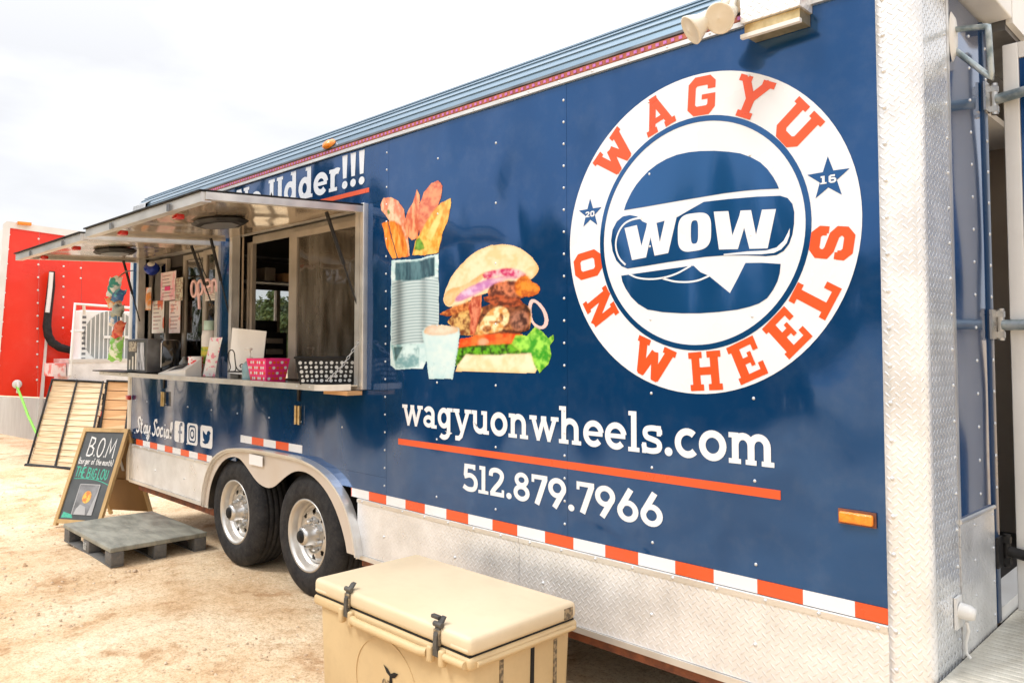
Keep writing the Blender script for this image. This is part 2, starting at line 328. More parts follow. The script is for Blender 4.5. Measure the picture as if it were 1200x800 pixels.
SLAB = {
 'n': ([st((.2, 0), (.2, .72)), st(*A(.42, .42, .22, .225, 12, 180, 0), (.64, 0)), rect(.04, .2, .60, .72), rect(.03, .37, 0, T), rect(.49, .81, 0, T)], .86),
 'h': ([st((.2, 0), (.2, 1.05)), st(*A(.42, .42, .22, .225, 12, 180, 0), (.64, 0)), rect(.04, .2, .935, 1.05), rect(.03, .37, 0, T), rect(.49, .81, 0, T)], .86),
 'm': ([st((.2, 0), (.2, .72)), st(*A(.39, .43, .19, .215, 12, 180, 0), (.58, 0)), st(*A(.77, .43, .19, .215, 12, 180, 0), (.96, 0)), rect(.04, .2, .60, .72), rect(.04, .34, 0, T), rect(.45, .71, 0, T), rect(.83, 1.12, 0, T)], 1.16),
 'u': ([st((.2, .72), (.2, .29), *A(.42, .29, .22, .215, 12, 180, 360), w=.165), st((.64, .72), (.64, 0)), rect(.04, .2, .60, .72), rect(.48, .64, .60, .72), rect(.64, .81, 0, T)], .86),
 'o': ([('s', A(.37, .36, .265, .28, 28), .175, True)], .74),
 'e': ([('s', A(.36, .36, .26, .28, 24, 8, 318), .165, False), rect(.14, .66, .30, .42)], .72),
 'c': ([('s', A(.37, .36, .26, .28, 22, 48, 318), .17, False)], .66),
 'a': ([st(*A(.33, .47, .2, .175, 12, 155, 0), (.53, 0)), ('s', A(.31, .22, .19, .14, 20), .14, True), rect(.53, .72, 0, T)], .74),
 'g': ([('s', A(.33, .38, .22, .26, 24), .16, True), st((.56, .72), (.56, -.06), *A(.34, -.06, .22, .19, 10, 0, -140)), rect(.56, .75, .60, .72)], .78),
 'y': ([st((.14, .66), (.40, .04), w=.16), st((.68, .66), (.37, -.14), (.27, -.22), (.1, -.22), w=.15), rect(.0, .29, .60, .72), rect(.53, .82, .60, .72)], .80),
 'w': ([st((.14, .66), (.34, .07), w=.15), st((.34, .07), (.54, .66), w=.14), st((.54, .66), (.74, .07), w=.15), st((.74, .07), (.95, .66), w=.14), rect(0, .28, .60, .72), rect(.44, .64, .60, .72), rect(.81, 1.09, .60, .72), rect(.28, .4, 0, .12), rect(.68, .8, 0, .12)], 1.07),
 'l': ([st((.2, 0), (.2, 1.05)), rect(.04, .2, .935, 1.05), rect(.03, .37, 0, T)], .40),
 's': ([('s', smooth_poly([(.56, .50), (.56, .64), (.30, .66), (.13, .60), (.15, .42), (.34, .37), (.55, .31), (.56, .12), (.36, .06), (.12, .09), (.10, .23)], 2, False), .145, False), rect(.48, .60, .46, .72), rect(.05, .17, 0, .27)], .66),
 'd': ([('s', A(.33, .36, .22, .28, 24), .165, True), st((.56, 1.05), (.56, 0)), rect(.38, .56, .935, 1.05), rect(.56, .74, 0, T)], .78),
 'r': ([st((.2, 0), (.2, .72)), st(*A(.40, .42, .2, .22, 8, 170, 55), w=.16), rect(.04, .2, .60, .72), rect(.03, .42, 0, T)], .60),
 '.': ([('p', A(.15, .10, .11, .11, 16))], .30),
 ' ': ([], .36),
 'N': ([st((.2, 0), (.2, 1)), st((.2, .95), (.68, .05), w=.2), st((.68, 1), (.68, 0)), rect(.02, .34, .885, 1), rect(.02, .38, 0, T), rect(.5, .86, .885, 1)], .9),
 'U': ([st((.2, 1), (.2, .32), *A(.44, .32, .24, .24, 12, 180, 360), (.68, 1), w=.18), rect(.02, .38, .885, 1), rect(.5, .86, .885, 1)], .9),
 '!': ([('p', [(.04, 1.05), (.28, 1.05), (.24, .32), (.08, .32)]), ('p', A(.16, .11, .125, .125, 16))], .37),
 '5': ([st((.60, .915), (.20, .915), (.17, .56)), st(*smooth_poly([(.12, .52), (.42, .62), (.66, .44), (.62, .10), (.30, .05), (.08, .16)], 2, False), w=.17), rect(.52, .62, .80, 1)], .70),
 '1': ([st((.28, 0), (.28, 1)), rect(.1, .28, .86, 1), rect(.06, .50, 0, .12)], .50),
 '2': ([st(*smooth_poly([(.10, .70), (.12, .90), (.38, .95), (.60, .82), (.54, .56), (.24, .24), (.14, .08)], 2, False), w=.17), rect(.08, .66, 0, .15), rect(.57, .67, 0, .26)], .72),
 '8': ([('s', A(.36, .735, .20, .18, 22), .155, True), ('s', A(.36, .29, .24, .21, 22), .16, True)], .72),
 '7': ([rect(.05, .64, .85, 1), st((.56, .9), (.24, 0), w=.19), rect(.04, .14, .74, 1)], .64),
 '9': ([('s', A(.36, .66, .245, .25, 24), .17, True), st((.585, .58), (.26, 0), w=.18)], .72),
 '6': ([('s', A(.36, .33, .245, .25, 24), .17, True), st((.135, .41), (.46, 1), w=.18)], .72),
}
CW = .215
COLLEGE = {
 'W': ([st((.10, .95), (.30, .05), w=.2), st((.30, .05), (.5, .75), w=.17), st((.5, .75), (.70, .05), w=.17), st((.70, .05), (.90, .95), w=.2), rect(-.05, .30, .84, 1), rect(.70, 1.05, .84, 1), rect(.22, .38, 0, .2), rect(.62, .78, 0, .2)], 1),
 'A': ([st((.15, .05), (.5, .95), w=.2), st((.5, .95), (.85, .05), w=.2), rect(.25, .75, .25, .4), rect(-.02, .36, 0, .16), rect(.64, 1.02, 0, .16), rect(.36, .64, .86, 1)], 1),
 'G': ([st((.80, .66), (.80, .80), (.70, .89), (.30, .89), (.17, .78), (.17, .22), (.30, .11), (.70, .11), (.81, .22), (.81, .42), w=CW), rect(.5, .93, .40, .53)], .96),
 'Y': ([st((.12, .95), (.5, .48), w=.21), st((.88, .95), (.5, .48), w=.21), st((.5, .5), (.5, 0), w=.24), rect(-.06, .33, .84, 1), rect(.67, 1.06, .84, 1), rect(.26, .74, 0, .16)], 1),
 'U': ([st((.2, .9), (.2, .24), (.33, .12), (.67, .12), (.8, .24), (.8, .9), w=.23), rect(-.02, .42, .84, 1), rect(.58, 1.02, .84, 1)], 1),
 'O': ([('s', [(.17, .24), (.30, .11), (.66, .11), (.79, .24), (.79, .76), (.66, .89), (.30, .89), (.17, .76)], .225, True)], .96),
 'N': ([st((.2, .05), (.2, .95), w=.2), st((.2, .95), (.8, .05), w=.23), st((.8, .95), (.8, .05), w=.2), rect(-.02, .38, 0, .16), rect(-.02, .30, .84, 1), rect(.6, 1.02, .84, 1)], 1),
 'H': ([st((.2, .05), (.2, .95), w=.23), st((.8, .05), (.8, .95), w=.23), rect(.2, .8, .40, .60), rect(-.02, .42, 0, .16), rect(-.02, .42, .84, 1), rect(.58, 1.02, 0, .16), rect(.58, 1.02, .84, 1)], 1),
 'E': ([st((.22, 0), (.22, 1), w=.24), rect(0, .88, 0, .17), rect(0, .88, .83, 1), rect(.22, .62, .42, .58), rect(.72, .88, 0, .34), rect(.72, .88, .66, 1), rect(.52, .64, .32, .68)], .92),
 'L': ([st((.28, 0), (.28, 1), w=.24), rect(0, .90, 0, .17), rect(0, .55, .84, 1), rect(.72, .90, 0, .38)], .92),
 'S': ([st((.78, .64), (.78, .78), (.67, .89), (.30, .89), (.18, .79), (.18, .62), (.30, .54), (.68, .46), (.80, .36), (.80, .22), (.68, .11), (.30, .11), (.18, .22), (.18, .34), w=.215), rect(.72, .9, .6, .7), rect(.07, .25, .3, .4)], .96),
 '2': ([st((.2, .68), (.2, .8), (.35, .9), (.65, .9), (.8, .78), (.8, .6), (.2, .15), w=.2), rect(.1, .9, 0, .2)], 1),
 '0': ([('s', [(.2, .22), (.33, .11), (.67, .11), (.8, .22), (.8, .78), (.67, .89), (.33, .89), (.2, .78)], .22, True)], 1),
 '1': ([st((.5, 0), (.5, 1), w=.26), rect(.2, .5, .8, 1), rect(.15, .85, 0, .18)], 1),
 '6': ([('s', [(.2, .22), (.33, .11), (.67, .11), (.8, .22), (.8, .42), (.67, .54), (.2, .54)], .2, True), st((.2, .4), (.2, .78), (.33, .89), (.78, .89), w=.2)], 1),
}
COLLEGE = {k_: ([(p[0], p[1], p[2] * 1.13, p[3]) if p[0] == 's' else p for p in v_[0]], v_[1]) for k_, v_ in COLLEGE.items()}
def line_font(w):
    L = {
     'B': [[(.1, 0), (.1, 1), (.5, .95), (.55, .75), (.4, .55), (.1, .5)], [(.35, .52), (.62, .4), (.62, .12), (.4, 0), (.1, 0)]],
     'O': [A(.35, .5, .28, .5, 16) + [(.63, .5)]], 'M': [[(.05, 0), (.12, 1), (.38, .3), (.66, 1), (.74, 0)]],
     '.': [[(.08, .04), (.16, .04)]], '(': [[(.25, 1.15), (.1, .8), (.08, .3), (.2, -.1)]], ')': [[(.05, 1.15), (.22, .8), (.22, .3), (.08, -.1)]],
     'b': [[(.1, 1), (.1, 0)], A(.3, .3, .2, .28, 10)], 'u': [[(.1, .6), (.1, .15), (.25, 0), (.45, .1)], [(.45, .6), (.45, 0)]], 'r': [[(.1, .6), (.1, 0)], [(.1, .4), (.25, .6), (.4, .58)]],
     'g': [A(.28, .3, .18, .28, 10), [(.48, .6), (.48, -.2), (.3, -.32), (.1, -.22)]], 'e': [[(.1, .32), (.48, .34), (.42, .58), (.2, .58), (.08, .3), (.2, .02), (.48, .1)]],
     'o': [A(.28, .3, .2, .28, 12) + [(.48, .3)]], 'f': [[(.4, .95), (.25, 1), (.18, .8), (.18, 0)], [(.05, .58), (.36, .58)]], 't': [[(.2, .95), (.2, .1), (.32, 0), (.42, .08)], [(.04, .62), (.38, .62)]],
     'h': [[(.1, 1), (.1, 0)], [(.1, .4), (.28, .6), (.42, .5), (.42, 0)]], 'n': [[(.1, .6), (.1, 0)], [(.1, .4), (.28, .6), (.42, .5), (.42, 0)]],
     'm': [[(.1, .6), (.1, 0)], [(.1, .4), (.22, .6), (.34, .5), (.34, 0)], [(.34, .45), (.48, .6), (.6, .5), (.6, 0)]],
     'T': [[(0, 1), (.6, 1)], [(.3, 1), (.3, 0)]], 'H': [[(.1, 0), (.1, 1)], [(.5, 0), (.5, 1)], [(.1, .5), (.5, .5)]], 'E': [[(.5, 1), (.1, 1), (.1, 0), (.52, 0)], [(.1, .5), (.42, .5)]],
     'I': [[(.2, 0), (.2, 1)]], 'G': [[(.55, .85), (.4, 1), (.15, .9), (.08, .5), (.15, .1), (.4, 0), (.58, .15), (.58, .45), (.35, .45)]], 'L': [[(.1, 1), (.1, 0), (.5, 0)]],
     'U': [[(.1, 1), (.1, .2), (.3, 0), (.5, .2), (.5, 1)]], ' ': [],
     'S': [[(.62, .86), (.55, 1.05), (.30, 1.02), (.22, .8), (.35, .6), (.48, .38), (.44, .1), (.2, -.02), (.02, .14)]],
     'a': [A(.26, .28, .18, .27, 12) + [(.44, .28)], [(.46, .58), (.46, .08), (.6, .04)]], 'y': [[(.08, .6), (.12, .12), (.3, .04), (.44, .3)], [(.48, .6), (.44, -.2), (.28, -.42), (.12, -.28), (.3, -.05), (.6, .12)]],
     'c': [[(.45, .5), (.3, .6), (.12, .5), (.08, .25), (.2, .02), (.5, .1)]], 'i': [[(.14, .58), (.14, .1), (.3, .04)], [(.14, .78), (.16, .86)]], 'l': [[(.1, .1), (.34, .7), (.3, 1.02), (.16, 1.0), (.14, .5), (.2, .06), (.4, .06)]],
    }
    wd = {'B': .72, 'O': .74, 'M': .84, '.': .22, '(': .3, ')': .3, 'm': .7, 'T': .66, 'I': .36, ' ': .32, 'S': .62, 'i': .3, 'l': .38, 'L': .55}
    return {k: ([('s', p, w, False) for p in v], wd.get(k, .56)) for k, v in L.items()}
CHALK = line_font(.10); CHALKB = line_font(.15); SCRIPT = line_font(.155)
EPS = .00012
def put_glyph(mb, prims, T2, place, lift0=0.0):
    """T2 maps glyph units to plane units; place(u, v, lift) gives the 3D point"""
    for k, p in enumerate(prims):
        h = lift0 + k * EPS
        if p[0] == 'p': mb.sheet([T2(*q) for q in p[1]], lambda a, b: place(a, b, h))
        else:
            V, Fs = stroke_poly(p[1], p[2], p[3]); mb.add([place(*T2(*q), h) for q in V], Fs)
def text_mesh(mb, s, font, x0, x1, y0, sy, place, skew=0.0, rise=0.0, lift=0.0):
    total = sum(font[c][1] for c in s); sx = (x1 - x0) / total; cur = 0
    for c in s:
        pr, ad = font[c]
        put_glyph(mb, pr, lambda a, b, cu=cur: (x0 + (cu + a + skew * b) * sx, y0 + b * sy + rise * (cu + a) / total), place, lift)
        cur += ad
def on_side(off):                      # the print sits on the trailer's side, y = 0, facing -y
    return lambda x, z, h: (x, -off - h, z)
def letters_on_panel(name, s, font, x0, x1, z0, sz, m, parent, off=.0016, **k):
    mb = MB(); text_mesh(mb, s, font, x0, x1, z0, sz, on_side(off), **k); return mb.build(name, m, parent)

# ================================================================== SETTING
def ground():
    xs = np.concatenate([np.linspace(-400, -20, 20), np.linspace(-19.5, 3, 226), np.linspace(4, 400, 20)])
    ys = np.concatenate([np.linspace(-400, -8, 20), np.linspace(-7.5, 3, 106), np.linspace(4, 400, 20)])
    X, Y = np.meshgrid(xs, ys, indexing='ij'); Z = np.zeros_like(X)
    for k in range(46):
        f = rng.uniform(.6, 9); a = rng.uniform(0, 6.28); ph = rng.uniform(0, 6.28)
        Z += np.sin((X * math.cos(a) + Y * math.sin(a)) * f + ph) * .006 / (f ** .8)
    near = np.exp(-((X + 6) / 14) ** 4 - ((Y + 2) / 7) ** 4); Z = Z * near
    Z -= .015 * np.exp(-((X + 5) / 2.4) ** 2 - (Y / .8) ** 2) * 0
    n, m = X.shape
    V = np.stack([X, Y, Z], -1).reshape(-1, 3)
    Fs = [(i * m + j, (i + 1) * m + j, (i + 1) * m + j + 1, i * m + j + 1) for i in range(n - 1) for j in range(m - 1)]
    me = bpy.data.meshes.new('ground'); me.from_pydata(V.tolist(), [], Fs); me.polygons.foreach_set('use_smooth', [True] * len(Fs))
    gm = bpy.data.materials.new('sandy_gravel'); gm.use_nodes = True; t = gm.node_tree; nn = t.nodes; L = t.links.new; b = nn['Principled BSDF']
    tc = nn.new('ShaderNodeTexCoord'); b.inputs['Roughness'].default_value = .95; b.inputs['Specular IOR Level'].default_value = .15
    def noise(sc, det, ro=.6, dist=0):
        q = nn.new('ShaderNodeTexNoise'); q.inputs['Scale'].default_value = sc; q.inputs['Detail'].default_value = det; q.inputs['Roughness'].default_value = ro; q.inputs['Distortion'].default_value = dist; L(tc.outputs['Object'], q.inputs[0]); return q.outputs[0]
    def ramp(src, stops):
        q = nn.new('ShaderNodeValToRGB'); e = q.color_ramp.elements
        while len(e) < len(stops): e.new(.5)
        for i, (p, c) in enumerate(stops): e[i].position = p; e[i].color = (*c, 1)
        L(src, q.inputs[0]); return q.outputs[0]
    def mix(f, a, c, mode='MIX'):
        q = nn.new('ShaderNodeMix'); q.data_type = 'RGBA'; q.blend_type = mode
        if isinstance(f, float): q.inputs[0].default_value = f
        else: L(f, q.inputs[0])
        L(a, q.inputs[6]); L(c, q.inputs[7]); return q.outputs[2]
    base = ramp(noise(1.1, 8, .62, .4), [(.32, (.68, .46, .26)), (.5, (.83, .65, .44)), (.66, (.90, .77, .57))])
    spot = ramp(noise(3.4, 9, .7, .3), [(.34, (.52, .32, .16)), (.47, (1, 1, 1)), (1, (1, 1, 1))])
    c1 = mix(.6, base, spot, 'MULTIPLY')
    grit = ramp(noise(62, 5, .85), [(.34, (.30, .19, .11)), (.47, (.92, .88, .82)), (.6, (1, 1, 1)), (.78, (1.0, .98, .95))])
    mid = ramp(noise(17, 6, .8), [(.36, (.62, .47, .32)), (.52, (1, 1, 1)), (1, (1, 1, 1))]); c1 = mix(.5, c1, mid, 'MULTIPLY'); c2 = mix(.75, c1, grit, 'MULTIPLY')
    vo = nn.new('ShaderNodeTexVoronoi'); vo.inputs['Scale'].default_value = 46; L(tc.outputs['Object'], vo.inputs[0])
    gr2 = ramp(vo.outputs[0], [(0, (.72, .60, .50)), (.35, (1, 1, 1)), (1, (1, .99, .97))]); c3 = mix(.45, c2, gr2, 'MULTIPLY'); L(c3, b.inputs['Base Color'])
    b1_ = nn.new('ShaderNodeBump'); b1_.inputs['Strength'].default_value = .55; b1_.inputs['Distance'].default_value = .05; L(noise(5, 8, .65), b1_.inputs['Height'])
    b2_ = nn.new('ShaderNodeBump'); b2_.inputs['Strength'].default_value = .7; b2_.inputs['Distance'].default_value = .008; L(noise(70, 5, .8), b2_.inputs['Height']); L(b1_.outputs[0], b2_.inputs['Normal'])
    L(b2_.outputs[0], b.inputs['Normal'])
    me.materials.append(gm); o = bpy.data.objects.new('ground', me); COL.objects.link(o); tag(o, kind='structure')
    # loose stones
    mb = MB()
    for _ in range(2600):
        x, y = rng.uniform(-11, -2), rng.uniform(-4.5, .1); r = rng.uniform(.004, .012) * (1 if rng.random() < .97 else 1.8)
        V = [Vector((x, y, .004)) + Vector((math.cos(a) * math.sin(b_), math.sin(a) * math.sin(b_), math.cos(b_) * .6)) * r * rng.uniform(.7, 1.2) for b_ in (.7, 1.7) for a in (0, 1.2, 2.6, 3.8, 5)]
        V.append(Vector((x, y, .004 + r * .7)))
        mb.add(V, [(i, (i + 1) % 5, 5 + (i + 1) % 5, 5 + i) for i in range(5)] + [(i, (i + 1) % 5, 10) for i in range(5)], True)
    tag(mb.build('gravel', mat('pebble', (.42, .27, .15), .9, nscale=5, col2=(.74, .60, .44))), kind='stuff')
ground()

# ================================================================== FOOD TRAILER
TR = thing('food_trailer', (-4.2, 1.2, 0), 'navy blue burger food trailer with serving hatches, round WOW logo and silver tread plate', 'food trailer')
X0, X1 = -7.545, -.926                       # side sheet, left and right ends
SK0, SK1 = .36, .697                         # tread plate skirt
ZT, ZS0, ZS1 = 2.746, 1.345, 2.40            # rail, window sill, window head
OP = [(-7.31, -5.74), (-5.46, -3.87)]        # the two serving openings
seams = [-7.5, -6.26, -4.93, -3.585, -2.257, X1]
def panel(x0, x1, z0, z1): return MB().box(x0 + .0007, x1 - .0007, 0, .012, z0, z1).build('side_panel', 'navy', TR)
for a, b_ in zip(seams[:-1], seams[1:]):
    if b_ <= -3.585:
        lo = .75 if b_ < -6 else .845
        panel(a, b_, lo, ZS0 - .022)
        if a < -5.9 < b_ or a < -6 < b_: pass
        if b_ == -4.93: panel(a, -5.41, .75, .844)
        if b_ == -3.585: panel(-4.33, b_, .75, .844)
        if a >= -5 : panel(a, b_, ZS1 + .002, ZT)
        else: panel(a, b_, ZS1 + .002, ZT)
    else: panel(a, b_, .75, ZT)
panel(-3.785, -3.587, ZS0 - .02, ZS1)
# skirt, base strip, reflective tape
for a, b_ in ((X0 + .05, -5.80), (-3.86, -2.55), (-2.548, X1)):
    MB().box(a, b_, -.004, .010, SK0 + .024, SK1).build('skirt_panel', 'tread', TR)
    MB().box(a, b_, -.011, .010, SK0 - .004, SK0 + .022).build('skirt_trim', 'alu', TR)
    MB().box(a, b_ - .001, -.010, .004, .676, .694).build('skirt_rail', 'alu', TR)
def tape(x0, x1, z0, z1, m): return MB().box(x0, x1, -.0022, 0, z0, z1).build('reflector_tape', m, TR)
xr = -.864 - .002
k = 0; edge = -1.030 + .0; x = X1 - .002
MB().box(-1.030, x, -.0022, 0, .700, .749).build('reflector_tape', 'orange_print', TR)
x = -1.030
while x > -3.93:
    wd_ = .173 if k % 2 == 0 else .167
    x2 = max(x - wd_, -3.93); tape(x2, x, .700, .749, 'white_print' if k % 2 == 0 else 'orange_print'); x = x2; k += 1
x = -7.36; k = 0
while x < -5.82:
    x2 = min(x + .163, -5.80); tape(x, x2, .700, .749, 'orange_print' if k % 2 == 0 else 'white_print'); x = x2; k += 1
x = -5.34
for k in range(5): tape(x, x + .17, .893, .944, 'white_print' if k % 2 == 0 else 'orange_print'); x += .17
tag(bx('reflector_tape', 'white_print', TR, -5.12, -4.93, -.045, -.0425, .765, .835), 'small white inspection sticker')
# ---- corner post (tread plate wrapping onto the end), end wall
def vertical_profile(P, z0, z1):
    mb = MB(); n = len(P)
    V = [(p[0], p[1], z) for z in (z0, z1) for p in P]; mb.add(V, [(i, i + 1, n + i + 1, n + i) for i in range(n - 1)], True); return mb
XE = -.80
arc_ = [(XE - .05 + .05 * math.sin(R(a)), .05 - .05 * math.cos(R(a)) - .006) for a in range(0, 91, 9)]
vertical_profile([(X1, .01), (X1, -.006), (-.90, -.006)] + arc_, SK0 - .02, 3.02).build('corner_post', 'tread', TR)
MB().box(XE - .01, XE, .0445, .285, SK0 - .02, 3.02).build('corner_post', tread_mat('tread_plate_end', (.80, .82, .84), .24, cell=.033, strength=1.6), TR)
MB().box(XE - .03, XE - .004, .287, .765, .99, 2.80).build('end_panel', 'navy', TR)
MB().box(XE - .004, XE + .001, .287, .312, 1.0, 2.80).build('end_panel_trim', 'alu', TR)
MB().box(XE - .03, XE + .003, .290, .70, .55, .990).build('kick_plate', 'tread_fine', TR)
MB().tube([(XE + .001, .29, .992), (XE + .003, .70, .985)], .008, 8).build('kick_plate_edge', 'alu', TR)
MB().box(XE - .03, XE + .004, .715, .765, .56, 2.80, b=.002).build('door_jamb', 'navy_trim', TR)
# ---- cove roof edge with ribs, rail, led strip
def long_profile(P, x0, x1, smooth=False):
    mb = MB(); n = len(P); mb.add([(x, p[0], p[1]) for x in (x0, x1) for p in P], [(i, i + 1, n + i + 1, n + i) for i in range(n - 1)], smooth); return mb
prof = [(.003, 2.812)]
for i in range(1, 8):
    t = i / 7; y = .003 + .19 * t ** 1.5; z = 2.812 + .175 * math.sin(t * math.pi / 2)
    prof += [(y + .001, z - .007), (y - .004, z - .004), (y, z)] if i < 7 else [(y, z)]
long_profile(prof, X0 + .02, -.93).build('roof_cove', 'navy_roof', TR)
long_profile([(.193, 2.987), (.5, 3.03), (1.25, 3.05), (2.0, 3.03), (2.46, 2.95)], X0 + .02, -.85, True).build('roof', 'white', TR)
long_profile([(0, 2.744), (-.016, 2.744), (-.016, 2.762), (-.002, 2.764)], X0 + .01, X1).build('drip_rail', 'alu', TR)
long_profile([(-.002, 2.764), (-.012, 2.768), (-.012, 2.789), (.002, 2.792)], X0 + .01, X1).build('led_channel', mat('led_backing', (.45, .13, .06), .4, nscale=30, col2=(.3, .07, .04)), TR)
mb = MB(); x = X0 + .05
while x < -1.15: mb.box(x, x + .015, -.0145, -.0121, 2.772, 2.784); x += .036
tag(mb.build('led_diodes', mat('led_diode', (.50, .16, .42), .3, emit=(.6, .2, .6), estr=.12, nscale=30), TR), kind='stuff')
long_profile([(.002, 2.792), (-.010, 2.797), (-.010, 2.808), (.003, 2.812)], X0 + .01, X1).build('rub_strip', 'steel_grey', TR)
# ---- left end: edge trim, chrome cap, back wall, far wall, roof underside, floor
bx('corner_trim', 'alu', TR, X0 - .045, X0 + .045, -.006, .05, SK0, 2.80, b=.004)
mb = MB(); mb.add([(X0 - .05, .0, 2.80), (X0 - .05, .25, 2.80), (X0 - .02, .0, 2.87), (X0 + .02, .22, 2.97), (X0 + .30, -.004, 2.86), (X0 + .42, .20, 2.985), (X0 + .28, -.006, 2.80)], [(0, 2, 3, 1), (2, 4, 5, 3), (0, 6, 4, 2)], True)
cc = mb.build('roof_corner_cap', 'chrome', TR)
bx('red_marker_lamp', 'redlens', TR, X0 - .03, X0 + .05, -.03, -.004, 1.09, 1.13, b=.006)
bx('red_marker_lamp', 'redlens', TR, X0 + .0, X0 + .05, -.03, -.007, 2.765, 2.80, b=.006)
IN = .05
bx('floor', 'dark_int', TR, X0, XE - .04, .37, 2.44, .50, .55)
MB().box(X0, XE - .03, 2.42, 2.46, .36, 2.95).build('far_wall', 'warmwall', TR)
MB().box(X0 + .05, XE - .2, .06, 2.41, 2.68, 2.71).build('ceiling', 'white', TR)
# end wall with a window opening (y 1.1..1.8, z 1.22..2.20)
for nm, a in (('end_wall', (0, 1.1, .36, 2.9)), ('end_wall', (1.8, 2.42, .36, 2.9)), ('end_wall', (1.1, 1.8, .36, 1.20)), ('end_wall', (1.1, 1.8, 2.22, 2.9))):
    MB().box(X0, X0 + .04, a[0] + (.05 if a[0] == 0 else 0), a[1], a[2], a[3]).build(nm, 'warmwall', TR)
wf = MB()
for a in ((1.1, 1.14, 1.2, 2.22), (1.76, 1.8, 1.2, 2.22), (1.14, 1.76, 1.2, 1.24), (1.14, 1.76, 2.17, 2.22), (1.42, 1.46, 1.24, 2.17)): wf.box(X0 - .01, X0 + .05, *a)
wfo = wf.build('end_window', 'alu_dark', TR); MB().box(X0 + .015, X0 + .02, 1.14, 1.76, 1.24, 2.17).build('pane', GLASS_C, wfo)
# partition hiding the cooking end, interior end wall by the door
# inner lining behind the side sheet (between openings and round them)
for a in ((X0 + .05, OP[0][0] - .0, ZS0, ZS1), (OP[0][1], OP[1][0], ZS0, ZS1), (OP[1][1] + .01, -1.0, .92, 2.68), (X0 + .05, OP[1][1] + .01, .92, ZS0 - .03), (X0 + .05, OP[1][1] + .01, ZS1 + .01, 2.68)):
    MB().box(a[0], a[1], .03, .06, a[2], a[3]).build('inner_lining', 'warmwall', TR)

# ---- opening frames
def ring(x0, x1, z0, z1, t, y0, y1, name, m, parent, sides='LRTB'):
    mb = MB()
    if 'L' in sides: mb.box(x0 - t, x0, y0, y1, z0 - t * .5, z1 + t * .5)
    if 'R' in sides: mb.box(x1, x1 + t, y0, y1, z0 - t * .5, z1 + t * .5)
    if 'T' in sides: mb.box(x0 + .0005, x1 - .0005, y0 + .001, y1, z1, z1 + t * .5)
    if 'B' in sides: mb.box(x0 + .0005, x1 - .0005, y0 + .001, y1, z0 - t * .5, z0)
    return mb.build(name, m, parent)
ring(-7.31, -5.74, ZS0, 2.36, .05, -.03, .10, 'serving_window_frame', 'alu', TR)
ring(-5.46, -3.87, ZS0, 2.38, .045, -.03, .045, 'serving_window_frame', 'alu', TR)
bx('window_jamb_flange', 'alu', TR, -3.820, -3.784, -.032, .006, 1.325, 2.405, b=.003)
bx('mullion', 'navy', TR, -5.69, -5.505, -.012, .03, ZS0 - .02, 2.42)
bx('mullion_trim', 'alu', TR, -5.715, -5.692, -.02, .03, ZS0 - .02, 2.42)
bx('mullion_trim', 'alu', TR, -5.512, -5.508 + .03, -.022, .028, ZS0 - .02, 2.42)
bx('mullion', 'navy', TR, -7.50, -7.362, -.010, .03, ZS0 - .02, 2.41)
# ---- sliding windows: frames and panes set back in the openings
def slider(x0, x1, y, z0=1.36, z1=2.34, t=.07, glass=GLASS, m='alu_dark'):
    mb = MB(); mb.box(x0, x0 + t, y, y + .03, z0, z1); mb.box(x1 - t, x1, y, y + .03, z0, z1)
    mb.box(x0 + t, x1 - t, y + .001, y + .029, z0, z0 + .04); mb.box(x0 + t, x1 - t, y + .001, y + .029, z1 - .04, z1)
    o = mb.build('sliding_window', m, TR); MB().box(x0 + t, x1 - t, y + .012, y + .016, z0 + .04, z1 - .04).build('pane', glass, o); return o
slider(-4.78, -3.875, .050, t=.10, glass=PANE_REFLECT)
slider(-5.458, -5.375, .085, t=.035)
slider(-6.14, -5.745, .050, t=.06); slider(-7.30, -6.90, .060, t=.03); slider(-6.62, -6.15, .085, t=.05)
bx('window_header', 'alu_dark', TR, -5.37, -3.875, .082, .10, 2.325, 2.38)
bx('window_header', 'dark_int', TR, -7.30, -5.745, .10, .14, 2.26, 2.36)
pst = MB(); pst.box(-3.90 - .7, -3.89, .125, .128, 2.17, 2.30)
tag(pst.build('yellow_banner', mat('yellow_banner', (.62, .47, .05), .6, nscale=14, col2=(.45, .25, .04), nmix=(.45, .55)), TR), 'yellow patterned strip behind the right hand pane')
